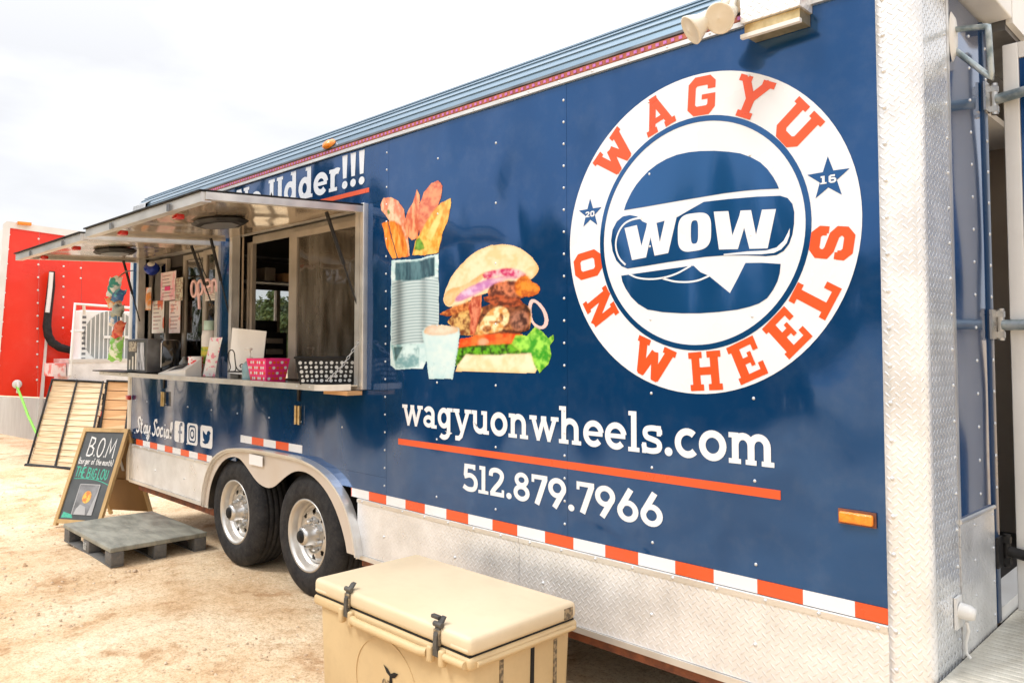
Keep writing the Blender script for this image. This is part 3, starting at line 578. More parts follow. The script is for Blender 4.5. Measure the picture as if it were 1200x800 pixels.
# ---- serving hatches (awnings)
def hatch(x0, x1, zh=2.385, zo=2.335, w_=.958, th=.045):
    h = MB()
    def P(x, t, dz): return (x, -.03 - (w_ - .03) * t, zh + (zo - zh) * t + dz)
    V = [P(x, t, dz) for x in (x0, x1) for t in (0, 1) for dz in (0, -th * .25)]
    h.add([P(x0, 0, 0), P(x1, 0, 0), P(x1, 1, 0), P(x0, 1, 0), P(x0, 0, -.012), P(x1, 0, -.012), P(x1, 1, -.012), P(x0, 1, -.012)],
          [(0, 1, 2, 3), (7, 6, 5, 4), (0, 4, 5, 1), (1, 5, 6, 2), (2, 6, 7, 3), (3, 7, 4, 0)])
    ho = h.build('serving_hatch', 'hatch', TR)
    f = MB()
    def bar(xa, xb, ta, tb, d0, d1):
        f.add([P(x, t, d) for x in (xa, xb) for t in (ta, tb) for d in (d0, d1)], [(0, 1, 3, 2), (4, 6, 7, 5), (0, 4, 5, 1), (2, 3, 7, 6), (0, 2, 6, 4), (1, 5, 7, 3)])
    bar(x0 - .004, x1 + .004, 1.0005, 1.022, .004, -.046); bar(x0 - .004, x1 + .004, .965, .9995, -.039, -.046)
    bar(x0 - .012, x0 - .0005, 0, 1.0, .004, -.034); bar(x1 + .0005, x1 + .012, 0, 1.0, .004, -.034)
    bar(x0, x0 + .03, .02, .962, -.028, -.034); bar(x1 - .03, x1, .02, .962, -.028, -.034)
    f.build('frame', 'alu', ho)
    g = MB(); g.add([P(x, t, .0065) for x in (x0 - .012, x1 + .012) for t in (0, 1.035)], [(0, 1, 3, 2)]); g.build('top_gasket', 'black', ho)
    g = MB()
    for (xa, xb, ta, tb) in ((x0 - .013, x1 + .013, .996, 1.036), (x0 - .013, x0 + .004, .0, .9955), (x1 - .004, x1 + .013, .0, .9955)):
        g.add([P(x, t, d) for x in (xa, xb) for t in (ta, tb) for d in (.0072, .0145)], [(0, 1, 3, 2), (4, 6, 7, 5), (0, 4, 5, 1), (2, 3, 7, 6), (0, 2, 6, 4), (1, 5, 7, 3)])
    g.build('edge_seal', 'black', ho)
    for fx in (.12, .62):
        MB().box(x0 + (x1 - x0) * fx, x0 + (x1 - x0) * fx + .07, -w_ + .10, -w_ + .15, zo - .045, zo - .016, b=.008).build('latch', 'redlens', ho)
        xx = x0 + (x1 - x0) * (fx + .16); MB().box(xx, xx + .035, -w_ - .036, -w_ - .0285, zo - .05, zo - .012).build('catch', 'steel_grey', ho)
    cx = x0 + (x1 - x0) * .545
    cz = zh + (zo - zh) * .52 - .014
    prof_ = [(0.0, .0), (.20, .0), (.235, -.018), (.20, -.034), (0, -.036)]
    l = MB(); l.lathe(prof_, (cx, -.515, cz), (0, 0, 1), 8, False); l.v = [(cx + (v[0] - cx) * 1.08, -.515 + (v[1] + .515) * .62, v[2]) for v in l.v]
    l.build('hatch_lamp', 'black', ho)
    l = MB(); l.lathe([(0, 0), (.17, -.001), (.17, -.004), (0, -.004)], (cx, -.515, cz - .036), (0, 0, 1), 8, False); l.v = [(cx + (v[0] - cx) * 1.0, -.515 + (v[1] + .515) * .55, v[2]) for v in l.v]
    l.build('lamp_lens', 'steel_grey', ho)
    for xs in (x0 + .06, x1 - .16):
        a = Vector((xs, -.17, zh - .03)); b_ = Vector((xs + (.11 if xs > x0 + .3 else -.0), -.02, 1.80)); m_ = a.lerp(b_, .55)
        s_ = MB(); s_.tube([a, m_], .0115, 8); s_.tube([m_, b_], .0055, 6); s_.build('gas_strut', 'black_metal', ho)
    return ho
MAT['hatch'] = mat('hatch_underside', (.82, .71, .57), .13, .7, nscale=2.5, col2=(.70, .57, .44), wave=.035)
hatch(-5.57, -3.80)
hatch(-7.345, -5.685, zh=2.362, zo=2.322)
# ---- counter shelf
cs = MB(); cw = -.244
cs.box(-7.60, -3.93, cw + .012, -.031, 1.345, 1.352); cs.add([(-3.93, cw + .012, 1.352), (-3.83, -.031, 1.352), (-3.93, -.031, 1.352), (-3.93, cw + .012, 1.345), (-3.83, -.031, 1.345), (-3.93, -.031, 1.345)], [(0, 1, 2), (3, 5, 4), (0, 3, 4, 1)])
ct = cs.build('counter', mat('counter_top', (.45, .46, .47), .14, .8, nscale=6, col2=(.38, .38, .38)), TR)
MB().box(-7.61, -3.95, cw, cw + .0115, 1.322, 1.357).build('lip', 'alu', ct)
lp = MB(); pts = [(-3.95, cw), (-3.90, cw + .02), (-3.86, cw + .07), (-3.835, -.09), (-3.828, -.078)]
lp.add([(p[0], p[1], z) for z in (1.322, 1.357) for p in pts], [(i, i + 1, 5 + i + 1, 5 + i) for i in range(4)], True); lp.build('lip_end', 'alu', ct)
for xx, zz in ((-6.736, 0), (-4.53, 0)):
    l = MB(); l.tube([(xx - .020, -.018, 1.075), (xx - .020, -.018, 1.195)], .009); l.tube([(xx + .020, -.018, 1.075), (xx + .020, -.018, 1.195)], .009); l.box(xx - .012, xx + .012, -.012, -.001, 1.085, 1.19)
    l.build('shelf_bracket', 'brass', TR)
    bx('shelf_strut', 'black_metal', TR, xx - .012, xx + .012, -.014, -.001, 1.225, 1.33)
bx('edge_board', 'pine_d', TR, -4.05, -3.80, -.12, -.02, 1.295, 1.318)
# ---- rivets
rv = MB()
def rivet(x, z, y=0.0, r=.0062, ax=(0, -1, 0)):
    rv.lathe([(r, 0), (r * .85, r * .4), (r * .4, r * .65), (0.0001, r * .7)], (x, y, z), ax, 8)
for sx in (-2.262, -3.592):
    z = .80
    while z < 2.73: rivet(sx - .012, z); z += .0985
for sx in (-1.815, -1.375, -2.71, -3.15, -4.035, -4.51, -4.93, -5.40, -5.83, -6.26, -6.27, -6.71, -7.13, -7.40):
    z = .80
    while z < 2.73:
        if not (ZS0 - .04 < z < 2.42 and sx < -3.75) and not (z < .97 and -5.85 < sx < -3.8): rivet(sx, z)
        z += .2933
x = X1 - .03
while x > -7.5:
    if not (-5.83 < x < -3.85): rivet(x, .685, -.010, .007)
    rivet(x, 2.755, -.016, .005); x -= .19
x = -7.5
while x < -3.98: rivet(x, 1.34, cw, .006); x += .14
z = .45
while z < 2.98: rivet(-.905, z, -.006, .0075); rivet(XE, z + .05, .265, .006, (1, 0, 0)); z += .118
z = 1.05
while z < 2.75: rivet(XE - .004, z, .56, .0065, (1, 0, 0)); rivet(XE + .004, z, .74, .007, (1, 0, 0)); z += .118
for z in (.60, .72, .84, .96):
    rivet(XE + .003, z, .68, .006, (1, 0, 0)); rivet(XE + .003, z, .45, .005, (1, 0, 0))
for x in (-3.6, -3.0, -2.4, -1.82, -1.38, -6.3, -6.9): rivet(x, .52, -.004, .008); 
rvo = rv.build('rivets', mat('rivet_head', (.72, .74, .76), .3, .5, nscale=20), TR); tag(rvo, kind='stuff')
# ---- lamps
def marker(x, z, wdt, hgt, y=-.002, m='amber', parent=TR):
    bx('side_marker_lamp', m, parent, x - wdt / 2, x + wdt / 2, y - .022, y - .004, z - hgt / 2, z + hgt / 2, b=.007)
    bx('lamp_base', 'rust', parent, x - wdt / 2 - .006, x + wdt / 2 + .006, y - .006, y, z - hgt / 2 - .006, z + hgt / 2 + .006)
marker(-1.016, 1.018, .108, .036)
l = MB(); l.lathe([(.06, 0), (.055, .02), (.03, .035), (.001, .04)], (-4.215, .008, 2.832), (0, -1, .5), 16); l.v = [(v[0], v[1], 2.832 + (v[2] - 2.832) * .62) for v in l.v]; l.build('clearance_lamp', 'amber', TR)
# floodlight pair
fl = MB(); fl.lathe([(.001, .03), (.05, .03), (.062, .012), (.062, 0)], (-1.415, -.004, 2.862), (0, -1, 0), 20)
flo = fl.build('flood_light', 'cream', TR); flo['label'] = 'cream twin flood light on a round base'
def lamp_head(c, d):
    c = Vector(c); d = Vector(d).normalized(); hm = MB()
    hm.lathe([(.001, -.10), (.022, -.095), (.030, -.06), (.032, -.035), (.034, -.032), (.034, -.026), (.044, -.006), (.052, .012), (.055, .022), (.050, .024), (.044, .020), (.001, .030)], c, d, 24)
    hm.build('lamp_head', 'cream', flo)
    MB().tube([c - d * .085, (c - d * .085).lerp(Vector((-1.415, -.03, 2.862)), .6), (-1.415, -.03, 2.862)], .014, 8).build('lamp_arm', 'cream', flo)
pA = at(815, 32, y=-.20); pB = at(846, 20, y=-.17)
lamp_head(pA, (-.55, -.60, -.55)); lamp_head(pB, (.05, -.85, -.50))
# vent hood box
vh = bx('vent_hood', 'tread', TR, -1.352, -1.135, -.10, -.002, 2.715, 2.87)
bx('hood_flap', 'brass', vh, -1.345, -1.142, -.085, -.004, 2.672, 2.713)
bx('hood_lip', 'white', vh, -1.352, -1.135, -.104, -.086, 2.660, 2.674)
# ---- end wall fittings
lb = MB(); lb.lathe([(.001, .014), (.030, .012), (.042, 0)], (XE, .35, 2.64), (1, 0, 0), 20); lb.v = [(v[0], .35 + (v[1] - .35) * .8, 2.64 + (v[2] - 2.64) * 2.1) for v in lb.v]
lbo = lb.build('tie_loop', 'white', TR)
A_ = Vector((XE, .355, 2.665)); B_ = at(1158, 31, x=-.68); C_ = at(1162, 92, x=-.68); D_ = Vector((XE, .36, 2.60))
pp = [A_] + [A_.lerp(B_, .9), B_, B_.lerp(C_, .12), B_.lerp(C_, .88), C_, C_.lerp(D_, .1)] + [D_]
MB().tube(pp, .010, 10).build('loop_rod', 'galv', lbo)
# power inlet with white cable
ol = MB(); ol.box(XE + .002, XE + .010, .205, .262, .665, .765); ol.lathe([(.026, 0), (.024, .03), (.018, .045), (.001, .047)], (XE + .010, .236, .722), (1, 0, -.1), 16)
# end wall fittings continue: inlet on the corner post
olo = ol.build('power_inlet', 'white', TR)
MB().tube([(XE + .03, .235, .69), (XE + .032, .245, .66), (XE + .022, .25, .62), (XE + .02, .255, .585), (XE + .03, .262, .568)], .0055, 8).build('cable', 'white', olo)
# cornice over the end, header over the doorway
bx('cornice', 'white', TR, XE - .02, XE + .085, .06, .80, 2.815, 3.02, b=.006)
bx('header', 'steel_grey', TR, XE - .10, XE + .06, .805, 1.95, 2.78, 3.0)
bx('header_face', 'white', TR, XE + .062, XE + .085, .805, 1.95, 2.80, 3.0)
# jamb hinges with strap bars, open door
def hinge(z, mm, tilt=0.0):
    h = MB(); h.box(XE + .004, XE + .012, .705, .775, z - .055, z + .055); h.tube([(XE + .022, .785, z - .06), (XE + .022, .785, z + .06)], .012, 10)
    h.box(XE + .012, XE + .034, .772, .80, z - .05, z - .028); h.box(XE + .012, XE + .034, .772, .80, z + .028, z + .05)
    ho = h.build('door_hinge', 'chrome' if mm == 'galv' else 'black_metal', TR)
    MB().tube([(XE + .03, .785, z - .002), (XE + .30, .745, z + tilt), (XE + .9, .70, z + tilt * 3)], .020, 12).build('strap_bar', mm, ho)
hinge(2.515, 'galv', .015); hinge(1.655, 'galv', -.004); hinge(.815, 'black_metal', -.03)
dr = MB(); DX = XE + .048
dr.box(DX, DX + .052, .80, .845, .60, 2.72, b=.004); dr.box(DX + .053, DX + 1.1, .801, .844, 2.66, 2.719); dr.box(DX + .053, DX + 1.1, .801, .844, .60, .66)
dro = dr.build('open_door', 'white', TR)
bx('door_skin', 'navy', dro, DX + .054, DX + 1.1, .807, .84, .662, 2.658)
# door sill
bx('door_sill', 'white', TR, XE - .10, XE + .0, .768, 1.8, .548, .60)
# end wall beyond the doorway, interior partition seen through it
bx('end_wall', 'warmwall', TR, XE - .03, XE, 1.95, 2.44, .36, 2.9)
bx('inner_partition', 'warmwall', TR, -1.35, -1.32, 1.05, 2.40, 1.9, 2.67)
# under-body
bx('chassis_rail', 'rust', TR, -3.86, -1.55, .03, .06, .305, .345)
bx('chassis_rail', 'rust', TR, -7.40, -5.85, .04, .08, .29, .34)
bx('chassis_end', 'rust', TR, -1.56, -1.50, .02, .075, .26, .345)
for k in range(12): bx('cross_member', 'under', TR, -7.2 + k * .55, -7.14 + k * .55, .37, 2.3, .35, .40)
bx('underfloor', 'under', TR, X0 + .05, XE - .05, .37, 2.42, .42, .48)
bx('chassis_rail', 'under', TR, -7.4, -1.0, .55, .62, .26, .41); bx('chassis_rail', 'under', TR, -7.4, -1.0, 1.8, 1.87, .26, .41)
MB().tube([(-7.38, .10, .36), (-7.1, .12, .36)], .035).build('conduit', 'galv', TR)

# ---- wheels and fender
WX = [-5.43, -4.435]; WZ = .385; RT = .388
def make_wheel(x):
    wl = bpy.data.objects.new('wheel', None); COL.objects.link(wl); wl.parent = TR; wl.location = Vector((x, .0, WZ)) - wloc(TR)
    c = Vector((x, .0, WZ)); ax = Vector((0, 1, 0))
    # outer face at y = 0.00, width .24 inward
    sh = [(.222, .012), (.235, .000), (.262, -.006), (.300, -.006), (.335, .002), (.362, .016), (.376, .032), (.383, .04)]
    grooves = []
    for g in (.075, .115, .155, .195): grooves += [(.388, g - .012), (.388, g - .005), (.380, g - .004), (.380, g + .002), (.388, g + .003)]
    back = [(.383, .235), (.362, .26), (.30, .275), (.222, .26)]
    t = MB(); t.lathe(sh + grooves + back, c, ax, 72)
    t.v = [(v[0], v[1], max(v[2], .002)) for v in t.v]
    t.build('tyre', 'rubber', wl)
    r_ = MB(); r_.lathe([(.226, .012), (.230, .004), (.222, .000), (.214, .006), (.206, .016), (.203, .022), (.199, .050), (.196, .060), (.188, .064), (.182, .085), (.180, .20), (.226, .26)], c, ax, 56); r_.build('rim', 'brightrim', wl)
    # dished disc with eight round holes (real openings, dark behind)
    d = MB(); n = 96; rad = [.181, .172, .165, .155, .145, .135, .125, .115, .105, .085, .07]
    def dep(q): return .072 + (.0 if q > .165 else -(.165 - q) * .16) - (.012 if .105 < q < .165 else 0)
    V = [c + Vector((q * math.cos(2 * math.pi * k / n), dep(q), q * math.sin(2 * math.pi * k / n))) for q in rad for k in range(n)]
    Fs = []
    for i in range(len(rad) - 1):
        qm = (rad[i] + rad[i + 1]) / 2
        for k in range(n):
            a = 2 * math.pi * (k + .5) / n; near = min(abs((a - 2 * math.pi * j / 8 + math.pi) % (2 * math.pi) - math.pi) for j in range(8)) * qm
            if (near / .0165) ** 2 + ((qm - .146) / .021) ** 2 < 1: continue
            Fs.append((i * n + k, i * n + (k + 1) % n, (i + 1) * n + (k + 1) % n, (i + 1) * n + k))
    d.add(V, Fs, True); d.build('disc', 'chrome', wl)
    MB().lathe([(.001, .13), (.19, .13)], c, ax, 24).build('brake_drum', 'under', wl)
    h = MB(); h.lathe([(.072, .06), (.070, .045), (.062, .038), (.060, -.012), (.055, -.028), (.047, -.034), (.040, -.036)], c, ax, 32); h.build('hub', 'chrome', wl)
    MB().lathe([(.040, -.036), (.036, -.044), (.001, -.046)], c, ax, 24).build('hub_cap', 'black', wl)
    for j in range(8):
        a = 2 * math.pi * (j + .5) / 8; p = c + Vector((.092 * math.cos(a), .058, .092 * math.sin(a)))
        MB().lathe([(.013, 0), (.013, -.022), (.009, -.034), (.001, -.036)], p, ax, 6, False).build('lug_nut', 'chrome', wl)
    return wl
w1 = make_wheel(WX[1]); w2 = copy_tree(w1, TR); w2.location = Vector((WX[0], .0, WZ)) - wloc(TR)
# turn each a little differently
w2.rotation_euler = (0, R(17), 0)
for ch in w2.children:
    if ch.name.startswith('tyre'): ch.rotation_euler = (0, -R(17), 0)
outer = [(-5.863, .378), (-5.852, .487), (-5.798, .615), (-5.70, .735), (-5.56, .805), (-5.40, .845), (-5.136, .866), (-4.776, .872), (-4.5, .871), (-4.36, .858), (-4.225, .831), (-4.108, .79), (-3.99, .72), (-3.905, .635), (-3.84, .515), (-3.804, .378)]
inn = [(-5.80, .378), (-5.775, .50), (-5.715, .61), (-5.60, .715), (-5.50, .765), (-5.414, .785), (-5.33, .79), (-5.25, .77), (-5.144, .713), (-5.06, .665), (-4.98, .638), (-4.885, .628), (-4.80, .645), (-4.72, .69), (-4.637, .737), (-4.55, .775), (-4.46, .790), (-4.37, .787), (-4.267, .759), (-4.16, .705), (-4.07, .63), (-4.00, .54), (-3.95, .45), (-3.926, .378)]
inner = smooth_poly(inn, 1, False)
outer = smooth_poly(outer, 1, False)
fd = MB(); fd.prism(outer + inner[::-1], lambda x, z: (x, -.030, z), lambda x, z: (x, -.026, z))
fo = fd.build('fender', 'fender', TR) if 'fender' in MAT else None
MAT['fender'] = mat('fender_metal', (.66, .60, .54), .42, .35, nscale=4, col2=(.60, .53, .46))
if not fo: fo = fd.build('fender', 'fender', TR)
def flange(P, y0, y1, t, name):
    V, Fs = stroke_poly(P, t); f = MB(); n = len(V)
    f.add([(a, y0, b_) for a, b_ in V] + [(a, y1, b_) for a, b_ in V], Fs + [tuple(i + n for i in q) for q in Fs] + [(2 * i, 2 * i + 2, 2 * i + 2 + n, 2 * i + n) for i in range(len(P) - 1)] + [(2 * i + 1, 2 * i + 3, 2 * i + 3 + n, 2 * i + 1 + n) for i in range(len(P) - 1)] + [(0, 1, 1 + n, n), (n - 2, n - 1, 2 * n - 1, 2 * n - 2)])
    return f.build(name, 'alu', fo)
flange(outer, -.058, .0, .011, 'outer_flange'); flange([(p[0] * 1, p[1] - .010) for p in outer], -.044, -.0305, .022, 'bead')
# inner wheel well
ww = MB(); topw = [(-5.80, .36), (-5.78, .55), (-5.70, .68), (-5.5, .80), (-5.3, .835), (-4.4, .835), (-4.15, .76), (-4.0, .62), (-3.93, .36)]
ww.add([(p[0], y, p[1]) for y in (-.0255, .35) for p in topw], [(i, i + 1, len(topw) + i + 1, len(topw) + i) for i in range(len(topw) - 1)], True)
ww.box(-5.0, -4.87, .36, .40, .2, .9); ww.box(-5.80, -3.87, .351, .36, .20, .95)
ww.build('wheel_well', 'under', TR)

# ================================================================== PRINT ON THE SIDE
LZ = 2.005; LX = -1.61; RX, RZ = .628, .612
lg = MB(); lg.sheet(ellipse(LX, LZ, RX, RZ, 96), lambda x, z: (x, -.0014, z)); LG = lg.build('round_logo', 'white_print', TR)
V, Fs = stroke_poly(ellipse(LX, LZ, RX * .715, RZ * .715, 96), .021, True); MB().add([(a, -.0024, b_) for a, b_ in V], Fs).build('logo_ring', 'navy_print', LG)
Z3 = lambda x, y: XZ(700 + x / 3.635, 180 + y / 3.635)
def trace(P, it=0): return smooth_poly([Z3(*p) for p in P], it) if it else [Z3(*p) for p in P]
def dec(name, P, off, m, it=0): return MB().sheet(trace(P, it), lambda x, z: (x, -off, z)).build(name, m, LG)
dec('logo_top_bun', [(115, 242), (122, 218), (132, 195), (148, 163), (168, 132), (192, 103), (220, 74), (255, 47), (295, 24), (340, 6), (390, -5), (440, -10), (500, -11), (560, -7), (610, 0), (655, 16), (695, 38), (725, 66), (750, 100), (766, 128), (775, 150), (700, 153), (620, 160), (540, 170), (450, 185), (360, 200), (280, 214), (200, 228)], .0024, 'navy_print')
dec('logo_patty', [(130, 490), (105, 480), (82, 455), (66, 415), (60, 370), (66, 325), (84, 290), (110, 268), (140, 262), (170, 268), (195, 290), (215, 298), (240, 300), (275, 290), (340, 272), (395, 240), (455, 206), (560, 194), (680, 184), (780, 180), (812, 190), (832, 215), (840, 250), (839, 300), (832, 345), (818, 385), (795, 415), (765, 432), (720, 437), (640, 434), (540, 434), (460, 440), (400, 449), (300, 463), (210, 478)], .0024, 'navy_print')
dec('logo_bottom_bun', [(103, 520), (130, 516), (250, 499), (400, 478), (412, 478), (440, 505), (475, 520), (500, 540), (566, 594), (600, 530), (632, 466), (700, 465), (782, 470), (778, 510), (768, 545), (750, 580), (725, 615), (690, 638), (650, 652), (600, 664), (520, 674), (440, 680), (360, 680), (280, 675), (215, 664), (175, 640), (145, 610), (122, 575), (108, 545)], .0024, 'navy_print')
def wstroke(P, wd):
    P = smooth_poly([Z3(*p) for p in P], 2, False); V, Fs = stroke_poly(P, wd); MB().add([(a, -.0032, b_) for a, b_ in V], Fs).build('logo_line', 'white_print', LG)
wstroke([(190, 274), (150, 280), (112, 300), (86, 345), (78, 395), (92, 445), (122, 474)], .008)
wstroke([(135, 512), (175, 532), (250, 536), (330, 518), (400, 478)], .007)
wstroke([(280, 532), (340, 548), (420, 546), (480, 520)], .007)
dec('logo_highlight', [(822, 318), (820, 350), (808, 382), (785, 408), (755, 423), (700, 429), (620, 430), (540, 433), (540, 428), (640, 417), (720, 413), (765, 400), (795, 372), (812, 340)], .0033, 'white_print')
UW = [(0, 1), (.235, 1), (.325, .36), (.415, .86), (.43, 1), (.60, 1), (.685, .36), (.775, 1), (1, 1), (.86, 0), (.59, 0), (.5, .55), (.42, 0), (.14, 0)]
def quad(tl, tr, br, bl):
    def f(u, v):
        t = (tl[0] * (1 - u) + tr[0] * u, tl[1] * (1 - u) + tr[1] * u); b_ = (bl[0] * (1 - u) + br[0] * u, bl[1] * (1 - u) + br[1] * u)
        return Z3(t[0] * v + b_[0] * (1 - v), t[1] * v + b_[1] * (1 - v))
    return f
for q in (quad((118, 318), (342, 262), (334, 418), (120, 460)), quad((498, 248), (763, 237), (768, 403), (480, 410))):
    MB().sheet([q(*p) for p in UW], lambda x, z: (x, -.0036, z)).build('logo_letter', 'white_print', LG)
ov = quad((345, 262), (487, 246), (487, 404), (345, 426)); oo = []; oi = []
for i in range(48):
    a = 2 * math.pi * i / 48; c_, s_ = math.cos(a), math.sin(a); f_ = lambda v, p: math.copysign(abs(v) ** p, v)
    oo.append(ov(.5 + .5 * f_(c_, .6), .5 + .5 * f_(s_, .6))); oi.append(ov(.5 + .11 * f_(c_, .7), .5 + .31 * f_(s_, .5)))
MB().add([(a, -.0036, b_) for a, b_ in oo + oi], [(i, (i + 1) % 48, 48 + (i + 1) % 48, 48 + i) for i in range(48)]).build('logo_letter', 'white_print', LG)
# ring letters
Z2 = lambda x, y: XZ(650 + x / 1.951, 70 + y / 1.951)
def ring_letter(ch, zx, zy, up=True, size=(.135, .135), m='orange_print', name='logo_letter', rr=.534):
    wx, wz = Z2(zx, zy); th = math.atan2(wz - LZ, wx - LX); cx, cz = (LX + rr * math.cos(th), LZ + rr * .985 * math.sin(th)) if rr else (wx, wz)
    rot = (th - math.pi / 2) if up else (th + math.pi / 2); c_, s_ = math.cos(rot), math.sin(rot); pr, ad = COLLEGE[ch]; mb = MB()
    def T2(a, b_):
        dx, dz = (a - ad / 2) * size[0], (b_ - .5) * size[1]; return (cx + dx * c_ - dz * s_, cz + dx * s_ + dz * c_)
    put_glyph(mb, pr, T2, on_side(.0024)); mb.build(name, m, LG)
for ch, x, y in zip('WAGYU', (135, 237, 335, 447, 553), (212, 126, 92, 88, 148)): ring_letter(ch, x, y, True, (.172 if ch in 'W' else .135, .146))
for ch, x, y in zip('ONWHEELS', (74, 97, 225, 345, 445, 532, 606, 637), (470, 577, 688, 714, 700, 626, 545, 420)): ring_letter(ch, x, y, False, (.132 if ch not in 'WS' else .172 if ch == 'W' else .13, .146))
for (x, y, r, t) in ((82, 352, .066, '20'), (626, 272, .076, '16')):
    cx, cz = Z2(x, y); mb = MB(); mb.sheet([(cx + (r if i % 2 == 0 else r * .40) * math.sin(math.pi * i / 5), cz + (r if i % 2 == 0 else r * .40) * math.cos(math.pi * i / 5)) for i in range(10)], lambda a, b_: (a, -.0024, b_))
    mb.build('logo_star', 'navy_print', LG); mb = MB(); s = r * .36
    text_mesh(mb, t, COLLEGE, cx - s * 1.15, cx + s * 1.1, cz - s * .6, s, on_side(.0034)); mb.build('star_number', 'white_print', LG)
letters_on_panel('website_lettering', 'wagyuonwheels.com', SLAB, -3.443, -1.292, 1.148, .155, 'white_print', TR)
letters_on_panel('phone_lettering', '512.879.7966', SLAB, -2.952, -1.760, .862, .132, 'white_print', TR)
bx('red_line', 'orange_print', TR, -3.478, -1.278, -.0022, -.0001, 1.040, 1.072)
BOLD = {k_: ([(p[0], p[1], p[2] * 1.22, p[3]) if p[0] == 's' else p for p in v_[0]], v_[1] * 1.02) for k_, v_ in SLAB.items()}
letters_on_panel('slogan_lettering', 'No Udder!!!', BOLD, -5.47, -3.80, 2.528, .192, 'white_print', TR)
bx('red_line', 'orange_print', TR, -5.45, -3.775, -.0022, -.0001, 2.470, 2.497)
letters_on_panel('social_lettering', 'Stay Social', SCRIPT, -7.37, -6.575, .815, .125, 'white_print', TR, skew=.16)
def rrect(x0, x1, z0, z1, r): return [p for cx, cz, a in ((x1 - r, z1 - r, 0), (x0 + r, z1 - r, 90), (x0 + r, z0 + r, 180), (x1 - r, z0 + r, 270)) for p in ellipse(cx, cz, r, r, 5, a, a + 90)]
for i, (a, b_) in enumerate(((-6.515, -6.320), (-6.265, -6.065), (-6.015, -5.80))):
    ic = MB().sheet(rrect(a, b_, .800, .968, .028), lambda x, z: (x, -.0016, z)).build('social_icon', 'white_print', TR); g = MB(); cx = (a + b_) / 2; pl = on_side(.0026)
    def S_(P, w_, c=False):
        V, Fs = stroke_poly(P, w_, c); g.add([pl(*q, 0) for q in V], Fs)
    if i == 0: S_([(cx + .060, .948), (cx + .03, .948), (cx + .012, .93), (cx + .012, .802)], .028); g.add([pl(cx - .02, .872, .0002), pl(cx + .055, .872, .0002), pl(cx + .055, .893, .0002), pl(cx - .02, .893, .0002)], [(0, 1, 2, 3)])
    if i == 1: S_(rrect(cx - .062, cx + .062, .825, .945, .03), .014, True); S_(ellipse(cx, .885, .032, .030, 20), .014, True)
    if i == 2: g.sheet([(cx - .07, .845), (cx - .03, .852), (cx - .055, .872), (cx - .062, .905), (cx - .06, .93), (cx - .02, .905), (cx + .005, .90), (cx + .015, .925), (cx + .045, .935), (cx + .075, .92), (cx + .06, .90), (cx + .06, .87), (cx + .035, .84), (cx - .01, .828), (cx - .045, .832)], lambda x, z: pl(x, z, 0))
    g.build('icon_mark', 'navy_print', ic)

# burger and fries print: a fine sheet whose colours are the printed picture
def inpoly(px, py, P):
    r = np.zeros(px.shape, bool); n = len(P); j = n - 1
    for i in range(n):
        xi, yi = P[i]; xj, yj = P[j]
        with np.errstate(divide='ignore', invalid='ignore'):
            c = ((yi > py) != (yj > py)) & (px < (xj - xi) * (py - yi) / (yj - yi + 1e-12) + xi)
        r ^= c; j = i
    return r
def vnoise(x, y, seed):
    r_ = np.random.default_rng(seed); G = r_.random((64, 64)); xi = np.floor(x).astype(int); yi = np.floor(y).astype(int); fx = x - xi; fy = y - yi
    fx = fx * fx * (3 - 2 * fx); fy = fy * fy * (3 - 2 * fy); g = lambda a, b_: G[a % 64, b_ % 64]
    return (g(xi, yi) * (1 - fx) + g(xi + 1, yi) * fx) * (1 - fy) + (g(xi, yi + 1) * (1 - fx) + g(xi + 1, yi + 1) * fx) * fy
def fbm(x, y, s, seed): return sum(vnoise(x / s * 2 ** k, y / s * 2 ** k, seed + k) * .5 ** (k + 1) for k in range(4)) / .9375
def lin(c): return tuple(((v / 255) / 12.92 if v / 255 <= .04045 else ((v / 255 + .055) / 1.055) ** 2.4) for v in c)
